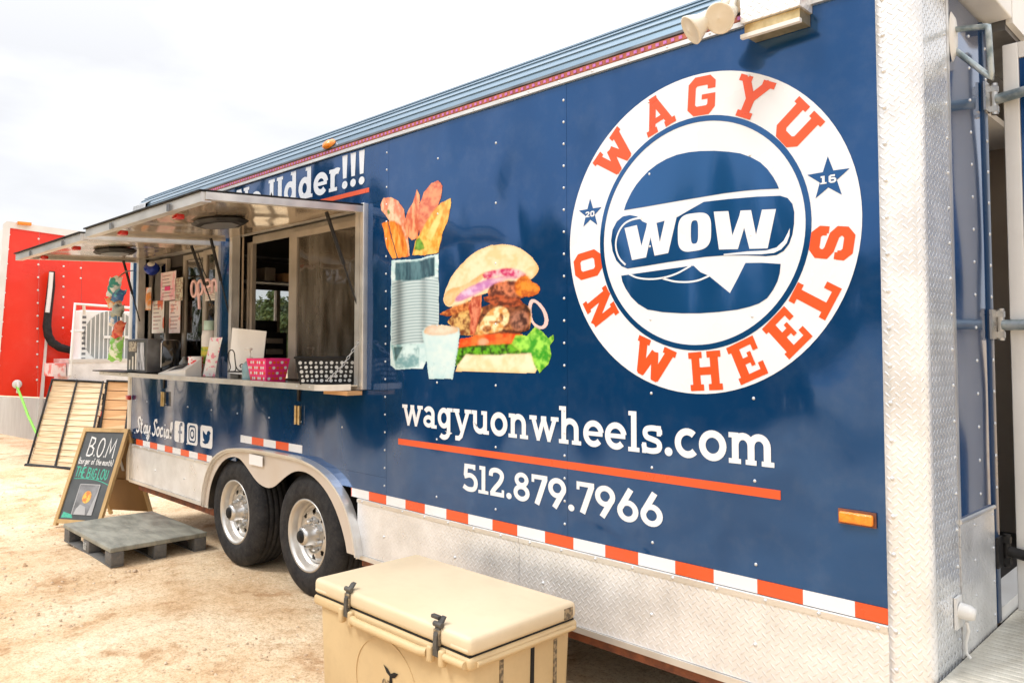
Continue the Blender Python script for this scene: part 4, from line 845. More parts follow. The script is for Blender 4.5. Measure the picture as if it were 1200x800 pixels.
def food_print():
    # picture space: photo pixels of the print
    st_ = .0027; xs = np.arange(-3.70, -2.30, st_); zs = np.arange(1.36, 2.50, st_)
    X, Zz = np.meshgrid(xs, zs, indexing='ij')
    d0 = X - CAM.x; fh = (-math.sin(YAW), math.cos(YAW)); c_, s_ = math.cos(PITCH), math.sin(PITCH)
    dy = -CAM.y; dz = Zz - CAM.z
    hf = d0 * fh[0] + dy * fh[1]; hr = d0 * math.cos(YAW) + dy * math.sin(YAW)
    w_ = hf * c_ + dz * s_; U = -hf * s_ + dz * c_
    PX = 600 + F * hr / w_; PY = PPY - F * U / w_
    C = np.zeros(X.shape + (3,)); Aa = np.zeros(X.shape, bool)
    jx = (fbm(PX, PY, 9, 3) - .5) * 1.6; jy = (fbm(PX, PY, 9, 13) - .5) * 1.6
    def lay(P, c1, c2, sc=6, seed=1, it=1, con=1.6, stretch=(1, 1), dk=None, rad_=7, tint=(.92, .74, .55)):
        P = smooth_poly(P, it); m = inpoly(PX + jx, PY + jy, P); n = np.clip((.45 * fbm(PX * stretch[0], PY * stretch[1], sc * 1.3, seed) + .30 * fbm(PX * stretch[0], PY * stretch[1], sc * .45, seed + 60) + .25 * fbm(PX * stretch[0] + 7, PY * stretch[1], sc * .2, seed + 90) - .5) * con * 2.3 + .5, 0, 1); n = (n * n * (3 - 2 * n))[..., None]
        bl = m.astype(float)
        for ax_ in (0, 1):
            for _ in range(2):
                cs_ = np.cumsum(np.pad(bl, [(rad_ + 1, rad_) if a_ == ax_ else (0, 0) for a_ in (0, 1)]), axis=ax_); bl = (np.take(cs_, range(2 * rad_ + 1, cs_.shape[ax_]), ax_) - np.take(cs_, range(0, cs_.shape[ax_] - 2 * rad_ - 1), ax_)) / (2 * rad_ + 1)
        q_ = np.clip((bl - .40) * 2.0, 0, 1)[..., None]; sh_ = np.array(tint) * (1 - q_) + q_
        col = np.array(lin(c1)) * (1 - n) + np.array(lin(c2)) * n; col = col * sh_; C[m] = col[m]; Aa[m] = True; return m
    B = lambda *p: [(510 + x / 4.447, 270 + y / 4.447) for x, y in p]          # burger close-up units
    K = lambda *p: [(440 + x / 3.2, 200 + y / 3.2) for x, y in p]              # fries close-up units
    # onion ring loop, buns
    m0 = inpoly(PX, PY, smooth_poly(B((500, 345), (560, 380), (595, 450), (588, 505), (550, 520), (500, 490), (480, 400)), 2)) & ~inpoly(PX, PY, smooth_poly(B((505, 365), (548, 400), (572, 455), (565, 495), (540, 497), (505, 465)), 2))
    C[m0] = lin((235, 200, 195)); Aa |= m0
    lay(B((60, 400), (40, 370), (50, 320), (80, 245), (130, 180), (200, 115), (270, 80), (360, 68), (440, 85), (500, 130), (540, 180), (545, 215), (500, 260), (420, 300), (240, 330), (130, 400)), (250, 228, 190), (240, 205, 150), 14, 5, 2)
    lay(B((45, 375), (55, 320), (90, 300), (150, 290), (240, 225), (300, 205), (240, 260), (130, 340), (80, 400)), (238, 190, 130), (248, 215, 170), 10, 6, 2)
    lay(B((240, 225), (320, 200), (430, 195), (490, 235), (430, 248), (330, 235), (260, 260)), (205, 30, 110), (245, 210, 225), 7, 8, 1, 3)
    lay(B((100, 375), (115, 335), (200, 280), (300, 245), (420, 235), (440, 250), (350, 262), (260, 310), (180, 350), (125, 372)), (200, 130, 195), (240, 205, 235), 9, 9, 1, 2, (1, 2))
    lay(B((270, 330), (290, 285), (350, 265), (450, 262), (500, 300), (450, 370), (300, 370)), (95, 45, 35), (220, 130, 90), 5, 10, 1, 3)
    lay(B((410, 290), (440, 240), (480, 230), (500, 262), (545, 280), (550, 325), (500, 350), (450, 345), (420, 330)), (240, 150, 50), (190, 90, 30), 4, 11, 1, 2.5)
    lay(B((20, 435), (60, 410), (180, 370), (240, 340), (230, 420), (130, 440), (60, 450)), (150, 70, 35), (235, 150, 80), 5, 12, 0, 3)
    lay(B((60, 470), (110, 430), (200, 410), (300, 380), (450, 370), (500, 400), (505, 450), (490, 540), (130, 555), (110, 520), (75, 490)), (235, 190, 115), (120, 60, 30), 4, 14, 1, 3.2)
    lay(B((250, 400), (300, 375), (400, 372), (480, 385), (500, 420), (490, 520), (440, 540), (240, 540), (225, 480)), (150, 85, 50), (60, 32, 26), 4, 114, 0, 3)
    lay(B((170, 400), (195, 345), (245, 335), (240, 420), (225, 480), (205, 545), (180, 545), (185, 460)), (170, 60, 40), (235, 145, 110), 3, 15, 0, 3, (2, .6))
    lay(B((225, 520), (240, 470), (290, 410), (350, 390), (390, 420), (385, 470), (360, 520), (300, 535), (240, 540)), (255, 240, 190), (225, 160, 80), 4, 16, 1, 3)
    for cx, cy, rx, ry, sd in ((272, 512, 26, 16, 1), (345, 455, 12, 24, 2), (310, 478, 30, 8, 4), (385, 505, 30, 14, 5), (440, 468, 56, 56, 3)):
        lay(B(*[(cx + rx * math.cos(a), cy + ry * math.sin(a)) for a in np.linspace(0, 6.283, 14)[:-1]]), (70, 40, 35) if sd == 3 else (120, 66, 40), (190, 130, 105) if sd == 3 else (220, 165, 110), 3.2, 20 + sd, 0, 3)
    lay(B((250, 345), (330, 335), (440, 355), (470, 385), (390, 400), (320, 395), (260, 370)), (90, 40, 25), (200, 100, 60), 4, 26, 0, 3, (1, 2))
    lay(B((120, 610), (128, 565), (220, 545), (380, 535), (460, 540), (440, 590), (300, 600), (180, 605)), (235, 75, 25), (245, 130, 60), 9, 27, 0, 1.5)
    lay(B((215, 590), (235, 560), (275, 565), (285, 590), (240, 600)), (250, 190, 160), (250, 150, 110), 5, 28, 1)
    lay(B((105, 735), (135, 640), (200, 630), (500, 620), (540, 690), (525, 745), (330, 742), (180, 735)), (252, 235, 200), (240, 215, 165), 16, 30, 0)
    lay(B((105, 710), (120, 610), (200, 598), (400, 590), (500, 600), (480, 640), (300, 650), (160, 645), (130, 690)), (110, 190, 40), (40, 70, 20), 3, 31, 0, 4.2)
    lay(B((400, 590), (420, 545), (480, 545), (520, 500), (560, 525), (590, 560), (620, 540), (620, 575), (600, 600), (610, 650), (590, 700), (545, 745), (515, 700), (500, 640), (440, 630)), (60, 160, 40), (170, 235, 90), 6, 32, 0, 2.8)
    # can of fries
    lay(K((22, 150), (18, 128), (30, 104), (58, 98), (88, 112), (108, 145), (122, 215), (130, 322), (100, 325), (80, 240), (55, 190)), (246, 205, 170), (222, 130, 95), 6, 42, 0, 2, (1.6, .6))
    lay(K((24, 196), (48, 186), (60, 250), (82, 328), (64, 331), (42, 290)), (225, 105, 15), (252, 175, 80), 5, 41, 0, 2.4, (3, .3), rad_=3)
    lay(K((50, 190), (76, 188), (92, 250), (106, 325), (84, 329), (64, 262)), (240, 130, 30), (252, 185, 95), 5, 40, 0, 2.2, (3, .3), rad_=3)
    lay(K((76, 192), (98, 205), (118, 270), (126, 322), (106, 326), (92, 250)), (205, 95, 20), (245, 160, 70), 5, 39, 0, 2.2, (3, .3), rad_=3)
    lay(K((44, 150), (52, 146), (58, 160), (48, 168)), (70, 120, 50), (120, 160, 80), 3, 38, 0)
    lay(K((108, 205), (122, 150), (142, 118), (156, 66), (168, 92), (166, 170), (160, 252), (138, 262), (118, 240)), (245, 175, 125), (205, 95, 60), 5, 43, 0, 2.2, (2.4, .4), rad_=4)
    lay(K((160, 200), (164, 130), (182, 80), (212, 45), (238, 36), (252, 56), (248, 100), (226, 160), (190, 235), (166, 246)), (240, 155, 110), (205, 100, 75), 7, 44, 0, 1.8, (1, 1), rad_=4)
    lay(K((138, 318), (150, 262), (180, 215), (210, 160), (244, 122), (284, 101), (286, 120), (272, 190), (252, 240), (238, 308), (190, 318)), (248, 205, 105), (224, 150, 48), 7, 45, 0, 2, (1.5, .7), rad_=4)
    lay(K((190, 250), (225, 180), (255, 140), (240, 200), (210, 262)), (252, 222, 140), (246, 200, 110), 7, 145, 0, 1.4, (1, 1), tint=(1, .98, .9))
    lay(K((146, 296), (154, 258), (166, 250), (182, 276), (186, 292), (166, 300)), (70, 140, 40), (140, 190, 80), 3, 46, 0)
    m = lay(K((60, 335), (150, 332), (238, 310), (240, 590), (180, 742), (75, 747), (56, 730)), (190, 222, 224), (225, 242, 242), 10, 47, 0, 1.6, (1, 1), rad_=3, tint=(.75, .85, .87))
    can = inpoly(PX, PY, K((62, 415), (237, 400), (240, 640), (62, 655))); rib = np.sin((PY + (PX - 460) * .08 - .0045 * (PX - 485) ** 2) * 2 * math.pi / 3.6) * .5 + .5
    C[can] = (np.array(lin((95, 135, 145))) * (1 - rib[..., None]) + np.array(lin((235, 248, 248))) * rib[..., None])[can]
    shade = 1 - .62 * np.exp(-((PX - 468) / 5.5) ** 2) - .35 * np.exp(-((PX - 497) / 4) ** 2); C[can] *= shade[can][:, None]
    lay(K((75, 345), (150, 340), (222, 322), (225, 395), (150, 412), (75, 412)), (35, 70, 85), (90, 130, 140), 12, 48, 0, 1.5, (3, .5), tint=(.8, .9, .9))
    lay(K((62, 655), (120, 650), (165, 650), (165, 735), (75, 742)), (120, 165, 170), (215, 238, 238), 9, 49, 0, 2, tint=(.8, .9, .9))
    lay(K((70, 660), (105, 660), (75, 715)), (40, 80, 95), (90, 130, 140), 6, 50, 0)
    lay(K((175, 600), (190, 585), (250, 575), (315, 590), (318, 612), (292, 782), (200, 782), (190, 700)), (198, 228, 230), (228, 240, 236), 22, 51, 0, .9, tint=(.72, .84, .87))
    lay(K((178, 603), (195, 582), (250, 574), (312, 588), (312, 606), (250, 618), (190, 614)), (240, 225, 205), (225, 205, 185), 8, 52, 1)
    def bx_(a_):
        for ax_ in (0, 1): a_ = (np.roll(a_, 1, ax_) + 2 * a_ + np.roll(a_, -1, ax_)) / 4
        return a_
    Wt = Aa.astype(float)
    for _ in range(3):
        Wb = bx_(Wt); C = np.stack([bx_(C[..., i] * Wt) / np.maximum(Wb, 1e-4) for i in range(3)], -1)
    n, m_ = X.shape; idx = -np.ones(X.size, int); fa = Aa[:-1, :-1] & Aa[1:, :-1] & Aa[:-1, 1:] & Aa[1:, 1:]
    I, J = np.nonzero(fa); q = np.stack([I * m_ + J, (I + 1) * m_ + J, (I + 1) * m_ + J + 1, I * m_ + J + 1], 1); used = np.unique(q); idx[used] = np.arange(len(used))
    o0 = wloc(TR); Vv = np.stack([X.ravel()[used] - o0.x, np.full(len(used), -.0016 - o0.y), Zz.ravel()[used] - o0.z], 1)
    me = bpy.data.meshes.new('burger_print'); me.from_pydata(Vv.tolist(), [], idx[q].tolist())
    ca = me.color_attributes.new('print', 'FLOAT_COLOR', 'POINT'); cc_ = np.ones((len(used), 4)); cc_[:, :3] = C.reshape(-1, 3)[used] * .92; ca.data.foreach_set('color', cc_.ravel())
    me.materials.append(vcol_mat('printed_vinyl', .3, .3, .02)); o = bpy.data.objects.new('burger_print', me); COL.objects.link(o); o.parent = TR
food_print()

# ================================================================== THINGS ON THE COUNTER AND IN THE TRAILER
CZ = 1.3525
GC = 'things standing on the serving counter'
def tapered_box(mb, cx, cy, z0, z1, hx0, hy0, hx1, hy1, wall=.004):
    V = []
    for (hx, hy, z) in ((hx0, hy0, z0), (hx1, hy1, z1), (hx1 - wall, hy1 - wall, z1), (hx0 - wall, hy0 - wall, z0 + wall)):
        V += [(cx - hx, cy - hy, z), (cx + hx, cy - hy, z), (cx + hx, cy + hy, z), (cx - hx, cy + hy, z)]
    Fs = [(3, 2, 1, 0), (12, 13, 14, 15)]
    for k in range(3): Fs += [(4 * k + i, 4 * k + (i + 1) % 4, 4 * k + 4 + (i + 1) % 4, 4 * k + 4 + i) for i in range(4)]
    mb.add(V, Fs)
bc = at(378, 447, z=CZ); BX, BY = -4.17, -.135
BX, BY = -4.075, -.085
bk = thing('basket', (BX, BY, CZ), 'black plastic basket with round holes at the right end of the counter', 'basket', GC)
BM = Matrix.Translation((BX, BY, CZ)) @ Matrix.Rotation(R(57), 4, 'Z')
def bput(mb): mb.v = [tuple(BM @ Vector(v)) for v in mb.v]; return mb
mb = MB(); tapered_box(mb, 0, 0, 0, .155, .15, .075, .178, .092); bput(mb).build('tub', 'black', bk)
mb = MB(); mb.tube([(-.182, -.096, .156), (.182, -.096, .156), (.182, .096, .156), (-.182, .096, .156)], .006, 8, closed=True); bput(mb).build('rim', 'black', bk)
mb = MB()
for i in range(11):
    for j in range(5):
        t = (.022 + j * .026) / .155; hy = .075 + .017 * t; hx = .15 + .028 * t; x = -hx * .86 + 2 * hx * .86 * i / 10
        r0 = (.0105, .0065)[(i + j) % 2]
        mb.lathe([(.0001, .0008), (r0, .0008)], (x, -hy - .0006, .022 + j * .026), (0, -1, 0), 10)
        if i < 5: mb.lathe([(.0001, .0008), (.008, .0008)], (-hx - .0006, -.055 + i * .027, .022 + j * .026), (-1, 0, 0), 8)
tag(bput(mb).build('holes', mat('basket_hole_light', (.62, .62, .60), .6), bk), kind='stuff')
# pink basket
PXc, PYc = -4.70, -.135
pk = thing('basket', (PXc, PYc, CZ), 'small hot pink basket with white and orange dots beside the black basket', 'basket', GC)
mb = MB(); tapered_box(mb, PXc, PYc, CZ, CZ + .145, .105, .065, .13, .085); mb.build('tub', 'pink', pk)
mb = MB(); mo = MB()
for i in range(8):
    for j in range(4):
        t = (.018 + j * .034) / .145; hy = .065 + .02 * t; hx = .105 + .025 * t; x = PXc - hx * .86 + 2 * hx * .86 * (i + (j % 2) * .5) / 7.6
        (mb if (i + j * 2) % 3 else mo).lathe([(.0001, .0008), (.010, .0008)], (x, PYc - hy - .0006, CZ + .018 + j * .034), (0, -1, 0), 10)
        if i < 5: (mo if (i + j) % 3 else mb).lathe([(.0001, .0008), (.010, .0008)], (PXc + hx + .0006, PYc - .05 + i * .027, CZ + .018 + j * .034), (1, 0, 0), 10)
tag(mb.build('white_dots', 'white', pk), kind='stuff'); tag(mo.build('orange_dots', 'orange_print', pk), kind='stuff')
# sanitiser pump bottle
def pump_bottle(x, y, s=1.0, gel='gel', label='clear sanitiser pump bottle with blue gel beside the pink basket'):
    t = thing('pump_bottle', (x, y, CZ), label, 'bottle', GC)
    MB().lathe([(.001, 0), (.034 * s, 0), (.038 * s, .01), (.038 * s, .075 * s), (.02 * s, .095 * s), (.013 * s, .10 * s)], (x, y, CZ), (0, 0, 1), 20).build('bottle', gel, t)
    h = MB(); h.lathe([(.014 * s, .098 * s), (.014 * s, .115 * s), (.005, .118 * s), (.005, .15 * s), (.012 * s, .152 * s), (.012 * s, .162 * s), (.001, .163 * s)], (x, y, CZ), (0, 0, 1), 12)
    h.tube([(x, y, CZ + .157 * s), (x - .02, y - .03, CZ + .155 * s)], .004); h.build('pump', 'white', t)
pump_bottle(-4.90, -.16, 1.3)
# white menu card leaning on a wire stand
mc = thing('menu_card', (-5.25, -.06, CZ), 'blank cream menu card standing behind a curly black wire holder', 'card', GC)
a = at(272, 438, y=-.07); b_ = at(308, 440, y=-.02)
cdm = MB(); q = [at(268, 437, y=-.10), at(306, 441, y=-.03), at(312, 388, y=.0), at(272, 384, y=-.06)]; q = [Vector((p.x, p.y, max(p.z, CZ + .002))) for p in q]
nrm = Vector((.2, .9, 0)) * .004; cdm.add([*q, *[p + nrm for p in q]], [(0, 1, 2, 3), (7, 6, 5, 4), (0, 4, 5, 1), (1, 5, 6, 2), (2, 6, 7, 3), (3, 7, 4, 0)]); cdm.build('card', 'paper', mc)
ws = thing('wire_stand', (-5.2, -.15, CZ), 'black scrolled wire card holder in front of the cream menu card', 'holder', GC)
W8 = lambda x, y: at(230 + x / 8, 360 + y / 8, y=-.16)
loop = smooth_poly([(305, 600), (325, 560), (300, 480), (300, 420), (330, 392), (358, 420), (362, 480), (375, 590), (350, 600)], 2, False)
curl = smooth_poly([(362, 480), (370, 560), (400, 596), (440, 590), (455, 550), (430, 528), (405, 545), (420, 565)], 2, False)
mb = MB(); mb.tube([W8(*p) for p in loop], .004, 6); mb.tube([W8(*p) for p in curl], .004, 6); mb.tube([W8(300, 602), W8(460, 606)], .006, 6); mb.build('wire', 'black_metal', ws)
# floral packet, tall bottle, candy tub, card terminal, stand, kettle like pots on the left end
def bag_mesh(P, w_, h_, dirx=(1, 0, 0), up=(0, 0, 1), puff=.02, n=8):
    dx = Vector(dirx).normalized(); u = Vector(up).normalized(); nn = dx.cross(u).normalized(); V = []; m = n + 1
    for sgn in (1, -1):
        for i in range(m):
            for j in range(m):
                a, b_ = i / n, j / n; k = (math.sin(math.pi * a) * math.sin(math.pi * b_)) ** .6; cr = 1 + .05 * math.sin(9 * a + 5 * b_)
                V.append(Vector(P) + dx * (a - .5) * w_ * (1 - .08 * math.sin(math.pi * b_)) + u * (b_ - .5) * h_ + nn * sgn * puff * k * cr)
    Fs = [(i * m + j, (i + 1) * m + j, (i + 1) * m + j + 1, i * m + j + 1) for i in range(n) for j in range(n)]
    return V, Fs + [tuple(q + m * m for q in f)[::-1] for f in Fs]
def printed(name, c1, c2, sc, lo=.45, hi=.55, rough=.3): return mat(name, c1, rough, col2=c2, nscale=sc, nmix=(lo, hi))
fb = thing('flower_packet', (-5.93, -.10, CZ), 'white packet with pink flowers leaning left of the blue window post', 'packet', GC)
V, Fs = bag_mesh(at(249, 418, y=-.10), .13, .29, (1, .3, 0), (.18, .1, 1), .03); MB().add(V, Fs, True).build('packet', printed('flower_print', (.86, .83, .80), (.85, .30, .38), 30, .40, .46), fb)
tb = thing('squeeze_bottle', (-6.1, -.03, CZ), 'tall white bottle with a yellow and green label behind the flowered packet', 'bottle', GC)
c = at(244, 435, y=.0); c.z = CZ
MB().lathe([(.001, 0), (.05, 0), (.053, .02), (.053, .30), (.045, .345), (.001, .35)], c, (0, 0, 1), 20).build('bottle', 'paper', tb)
MB().lathe([(.038, .348), (.038, .42), (.001, .421)], c, (0, 0, 1), 16).build('cap', mat('mint_cap', (.62, .85, .72), .4), tb)
MB().lathe([(.0538, .09), (.0538, .22)], c, (0, 0, 1), 20).build('band', printed('yellow_green_label', (.75, .65, .08), (.25, .45, .08), 22), tb)
cn = thing('candy_tub', (-6.45, -.10, CZ), 'red and white striped tub behind the card terminal', 'tub', GC)
c = at(229, 438, y=-.11); c.z = CZ
MB().lathe([(.001, 0), (.048, 0), (.056, .145), (.054, .147), (.046, .01)], c, (0, 0, 1), 20).build('tub', printed('red_white_print', (.85, .82, .80), (.75, .03, .03), 26, .44, .5), cn)
pt = thing('card_terminal', (-6.75, -.17, CZ), 'white wedge shaped card terminal with dark screen on the counter', 'card reader', GC)
P0 = at(190, 436, y=-.19); P1 = at(222, 438, y=-.19)
mb = MB(); xa, xb = P0.x, P1.x; mb.add([(xa, -.22, CZ), (xb, -.22, CZ), (xb, -.10, CZ), (xa, -.10, CZ), (xa, -.22, CZ + .012), (xb, -.22, CZ + .05), (xb, -.10, CZ + .135), (xa, -.10, CZ + .06)], [(3, 2, 1, 0), (4, 5, 6, 7), (0, 1, 5, 4), (1, 2, 6, 5), (2, 3, 7, 6), (3, 0, 4, 7)]); mb.build('case', 'white', pt)
mb = MB(); f_ = lambda t, y: (xa + (xb - xa) * t, y, CZ + (.012 + .038 * t) * (-.10 - y) / .12 + (.06 + .075 * t) * (y + .22) / .12 + .006); mb.add([f_(.28, -.205), f_(.82, -.205), f_(.82, -.12), f_(.28, -.12)], [(0, 1, 2, 3)]); mb.build('screen', 'black', pt)
tr_ = thing('tray', (-7.3, -.17, CZ), 'flat black tray at the far left end of the counter', 'tray', GC)
mb = MB(); mb.box(-7.72, -6.9, -.27, -.06, CZ + .0, CZ + .010, b=.004); mb.build('tray_base', 'black', tr_)
nd = thing('napkin_dispenser', (-7.45, -.17, CZ + .011), 'black napkin dispenser with printed white and grey side panel on the tray', 'dispenser', GC)
c0 = at(150, 433, y=-.20); c1 = at(173, 433, y=-.20); nx0, nx1 = c0.x, c1.x
MB().box(nx0, nx1, -.21, -.08, CZ + .011, CZ + .285, b=.006).build('case', 'steel_grey', nd)
bx('face', 'slate', nd, nx0 + .02, nx1 - .01, -.2125, -.2101, CZ + .02, CZ + .275)
bx('print', mat('menu_print', (.62, .66, .74), .5, nscale=34, col2=(.05, .06, .09), nmix=(.44, .56), stretch=(2.2, 1, .22)), nd, nx0 + (nx1 - nx0) * .55, nx1 - .03, -.2145, -.2127, CZ + .03, CZ + .255)
bx('crest', printed('crest_print', (.62, .55, .42), (.2, .16, .12), 50), nd, nx0 + .05, nx0 + (nx1 - nx0) * .5, -.2145, -.2127, CZ + .18, CZ + .262)
mb = MB()
for i in range(4): mb.box(nx0 + .06 + i * .07, nx0 + .09 + i * .07, -.2143, -.2127, CZ + .03, CZ + .11 + .03 * (i % 3))
mb.build('bottle_marks', 'paper', nd)
for i, (px_, r_, lab) in enumerate(((184, .085, 'glossy black round pot beside the napkin dispenser'), (200, .075, 'black pot with pale sticker behind the card terminal'))):
    t = thing('pot', (at(px_, 430, y=-.05).x, -.05, CZ), lab, 'pot', GC); c = Vector((at(px_, 430, y=-.05).x, -.05, CZ + .002))
    MB().lathe([(.001, 0), (r_, 0), (r_ * 1.02, .1), (r_ * 1.0, .265), (r_ * .5, .275), (.001, .275)], c, (0, 0, 1), 24).build('body', 'gloss_black', t)
    if i:
        V = [c + Vector((math.cos(a) * (r_ * 1.03), math.sin(a) * (r_ * 1.03), z)) for z in (.05, .25) for a in (R(215), R(235), R(255), R(275))]
        MB().add(V, [(k_, k_ + 1, k_ + 5, k_ + 4) for k_ in range(3)], True).build('sticker', 'paper', t)
wb = thing('water_bottle', (-6.55, .0, CZ), 'small clear bottle with pale blue band behind the striped tub', 'bottle', GC)
c = at(215, 432, y=.0); c.z = CZ
MB().lathe([(.001, 0), (.035, 0), (.035, .09), (.014, .12), (.014, .14), (.001, .141)], c, (0, 0, 1), 16).build('bottle', 'clear', wb)
MB().lathe([(.0356, .02), (.0356, .06)], c, (0, 0, 1), 16).build('band', mat('pale_blue', (.45, .65, .8), .4), wb)
# chain from the counter to the window jamb
ch = thing('chain', (-3.95, -.18, CZ), 'steel link chain running from the counter lip up to the window jamb', 'chain')
pA_ = at(384, 446, y=-.235); pB_ = at(420, 400, y=-.05); nl = 13
for k in range(nl):
    a = pA_.lerp(pB_, k / nl); b_ = pA_.lerp(pB_, (k + 1.25) / nl); sag = Vector((0, 0, -.02 * math.sin(math.pi * (k + .5) / nl))); a += sag; b_ += sag
    d = (b_ - a).normalized(); s_ = d.cross(Vector((0, 0, 1))).normalized(); s_ = s_ if k % 2 else d.cross(s_)
    L_ = (b_ - a).length / 2; mid = (a + b_) / 2
    MB().tube([mid + d * L_ * math.cos(t) + s_ * .007 * math.sin(t) for t in np.linspace(0, 2 * math.pi, 11)[:-1]], .0022, 5, closed=True).build('link', 'chrome', ch)
# string of snack bags under the left hatch
sb = thing('hanging_string', (-7.2, -.28, 2.3), 'bent wire arm and cord that carry the row of snack bags', 'hanger')
mb = MB(); pts = [at(156, 317, y=-.02), at(148, 318, y=-.2), at(142, 322, y=-.3), at(137, 328, y=-.33)]; mb.tube(pts, .006, 8); mb.build('arm', 'alu_dark', sb)
mb = MB(); mb.tube([at(138, 327, y=-.33), at(137, 350, y=-.33), at(138, 380, y=-.33), at(136, 398, y=-.33)], .003, 5); mb.build('cord', 'white', sb)
bags = [(134, 336, 12, 20, (.3, 1), (.80, .86, .86), (.05, .35, .32), 'white and teal snack bag at the top of the string'),
        (139, 346, 11, 12, (.8, 1), (.04, .14, .38), (.12, .5, .6), 'blue snack bag second from the top of the string'),
        (134, 355, 14, 11, (-.8, 1), (.85, .36, .12), (.85, .75, .6), 'orange and white snack bag third from the top of the string'),
        (138, 364, 11, 11, (.5, 1), (.10, .12, .10), (.4, .45, .4), 'dark grey snack bag in the middle of the string'),
        (134, 374, 9, 12, (.1, 1), (.85, .85, .85), (.2, .4, .7), 'small white snack bag with a blue stripe on the string'),
        (139, 386, 10, 16, (.5, 1), (.55, .03, .03), (.75, .2, .1), 'dark red snack bag above the lowest bag of the string'),
        (136, 408, 13, 24, (.15, 1), (.82, .88, .70), (.25, .60, .10), 'large white and green snack bag lowest on the string')]
for i, (px_, py_, w_, h_, u_, c1, c2, lab) in enumerate(bags):
    P = at(px_, py_, y=-.34 - .01 * (i % 2)); k_ = (P - CAM).length / F
    V, Fs = bag_mesh(P, w_ * k_ * 1.3, h_ * k_ * 1.1, (.8, .55, 0), (u_[0] * .5, u_[0] * .35, u_[1]), .045)
    V = [v + Vector((0, 0, 1)) * .010 * math.sin(v.x * 90 + i) + Vector((.6, -.6, 0)) * .008 * math.sin(v.z * 110 + i * 2) for v in V]
    o = MB().add(V, Fs, True).build('snack_bag', printed('bag_print', c1, c2, 14, .46, .52, .28)); tag(o, lab, 'snack bag', 'snack bags hanging on the string')
# hanging "open" letters
os_ = thing('open_sign', (-6.0, -.03, 2.0), 'pink tube letters spelling open hanging in the left serving window', 'sign')
OPN = lambda x, y: at(160 + x / 8.89, 290 + y / 8.89, y=-.028)
def ol_(name, P, closed=False): MB().tube([OPN(*p) for p in P], .011, 8, closed=closed).build(name, 'neon', os_)
ol_('letter', ellipse(600, 430, 28, 82, 20), True)
mb = MB(); mb.tube([OPN(*p) for p in ellipse(665, 415, 26, 72, 18)], .011, 8, closed=True); mb.tube([OPN(642, 400), OPN(655, 640)], .012, 8); mb.build('letter', 'neon', os_)
ol_('letter', smooth_poly([(712, 415), (770, 405), (768, 350), (740, 330), (712, 350), (708, 420), (722, 470), (750, 485), (778, 465)], 2, False))
ol_('letter', smooth_poly([(790, 470), (788, 340), (790, 350), (815, 330), (832, 355), (836, 460)], 2, False))
MB().tube([OPN(640, 60), OPN(700, 250), OPN(740, 330)], .004, 5).build('cord', 'black', os_)
# posters stuck on the left window panes
def poster(x0p, x1p, y0p, y1p, m, lab, y=.048, cat='poster'):
    a = at(x0p, y0p, y=y); b_ = at(x1p, y1p, y=y); o = MB().box(a.x, b_.x, y - .003, y, b_.z, a.z).build('poster', m)
    if cat != 'poster': o.name = cat
    if cat == 'poster':
        g = MB(); hh = a.z - b_.z; ww_ = b_.x - a.x
        for k_ in range(7): g.box(a.x + ww_ * .12, a.x + ww_ * rng.uniform(.5, .88), y - .0045, y - .0031, a.z - hh * (.12 + k_ * .12) - hh * .025, a.z - hh * (.12 + k_ * .12))
        tag(g.build('text_lines', printed('poster_ink', (.45, .12, .12), (.25, .2, .2), 20), o), kind='stuff'); tag(o, lab, cat, 'papers on the serving window glass'); return o
first_poster = poster(189, 206, 320, 351, printed('poster_a', (.88, .74, .74), (.86, .45, .52), 9, .42, .5, .6), 'pale pink poster with a darker pink shape, upper left pane')
a = at(193, 336, y=.041); b_ = at(199, 340, y=.041); MB().box(a.x, b_.x, .0405, .0432, b_.z, a.z).build('price_strip', 'pink', first_poster)
poster(179, 192, 353, 390, printed('poster_b', (.86, .82, .76), (.80, .18, .08), 9, .40, .48, .6), 'white poster with red food pictures beneath the pink poster')
poster(199, 211, 353, 390, printed('poster_c', (.88, .76, .74), (.82, .36, .30), 11, .36, .46, .6), 'pale rose price list beside the red food poster')
poster(206, 214, 326, 352, printed('poster_d', (.62, .60, .48), (.35, .25, .18), 26, .44, .5, .6), 'narrow olive and white leaflet right of the pink poster')
poster(241, 259, 336, 351, 'paper', 'white notice hanging behind the open sign', y=.03)
bl = thing('blue_ball', (-7.0, .0, 2.2), 'shiny blue foil bottle top hanging at the left window head', 'ornament')
c = at(178, 315, y=.0); MB().lathe([(.001, -.055), (.04, -.045), (.065, -.01), (.065, .02), (.04, .05), (.001, .055)], c, (.5, -.3, .6), 20).build('foil', 'blue', bl)
MB().lathe([(.03, .048), (.03, .058), (.001, .06)], c, (.5, -.3, .6), 16).build('end', 'white', bl)
of = thing('orange_scoop', (-7.1, .0, 1.9), 'orange and white bag hanging under the blue foil ornament', 'bag')
V, Fs = bag_mesh(at(174, 350, y=.0), .075, .20, (1, .3, 0), (0, 0, 1), .02); MB().add(V, Fs, True).build('bag', printed('orange_bag', (.85, .33, .08), (.8, .75, .7), 8, .4, .5), of)
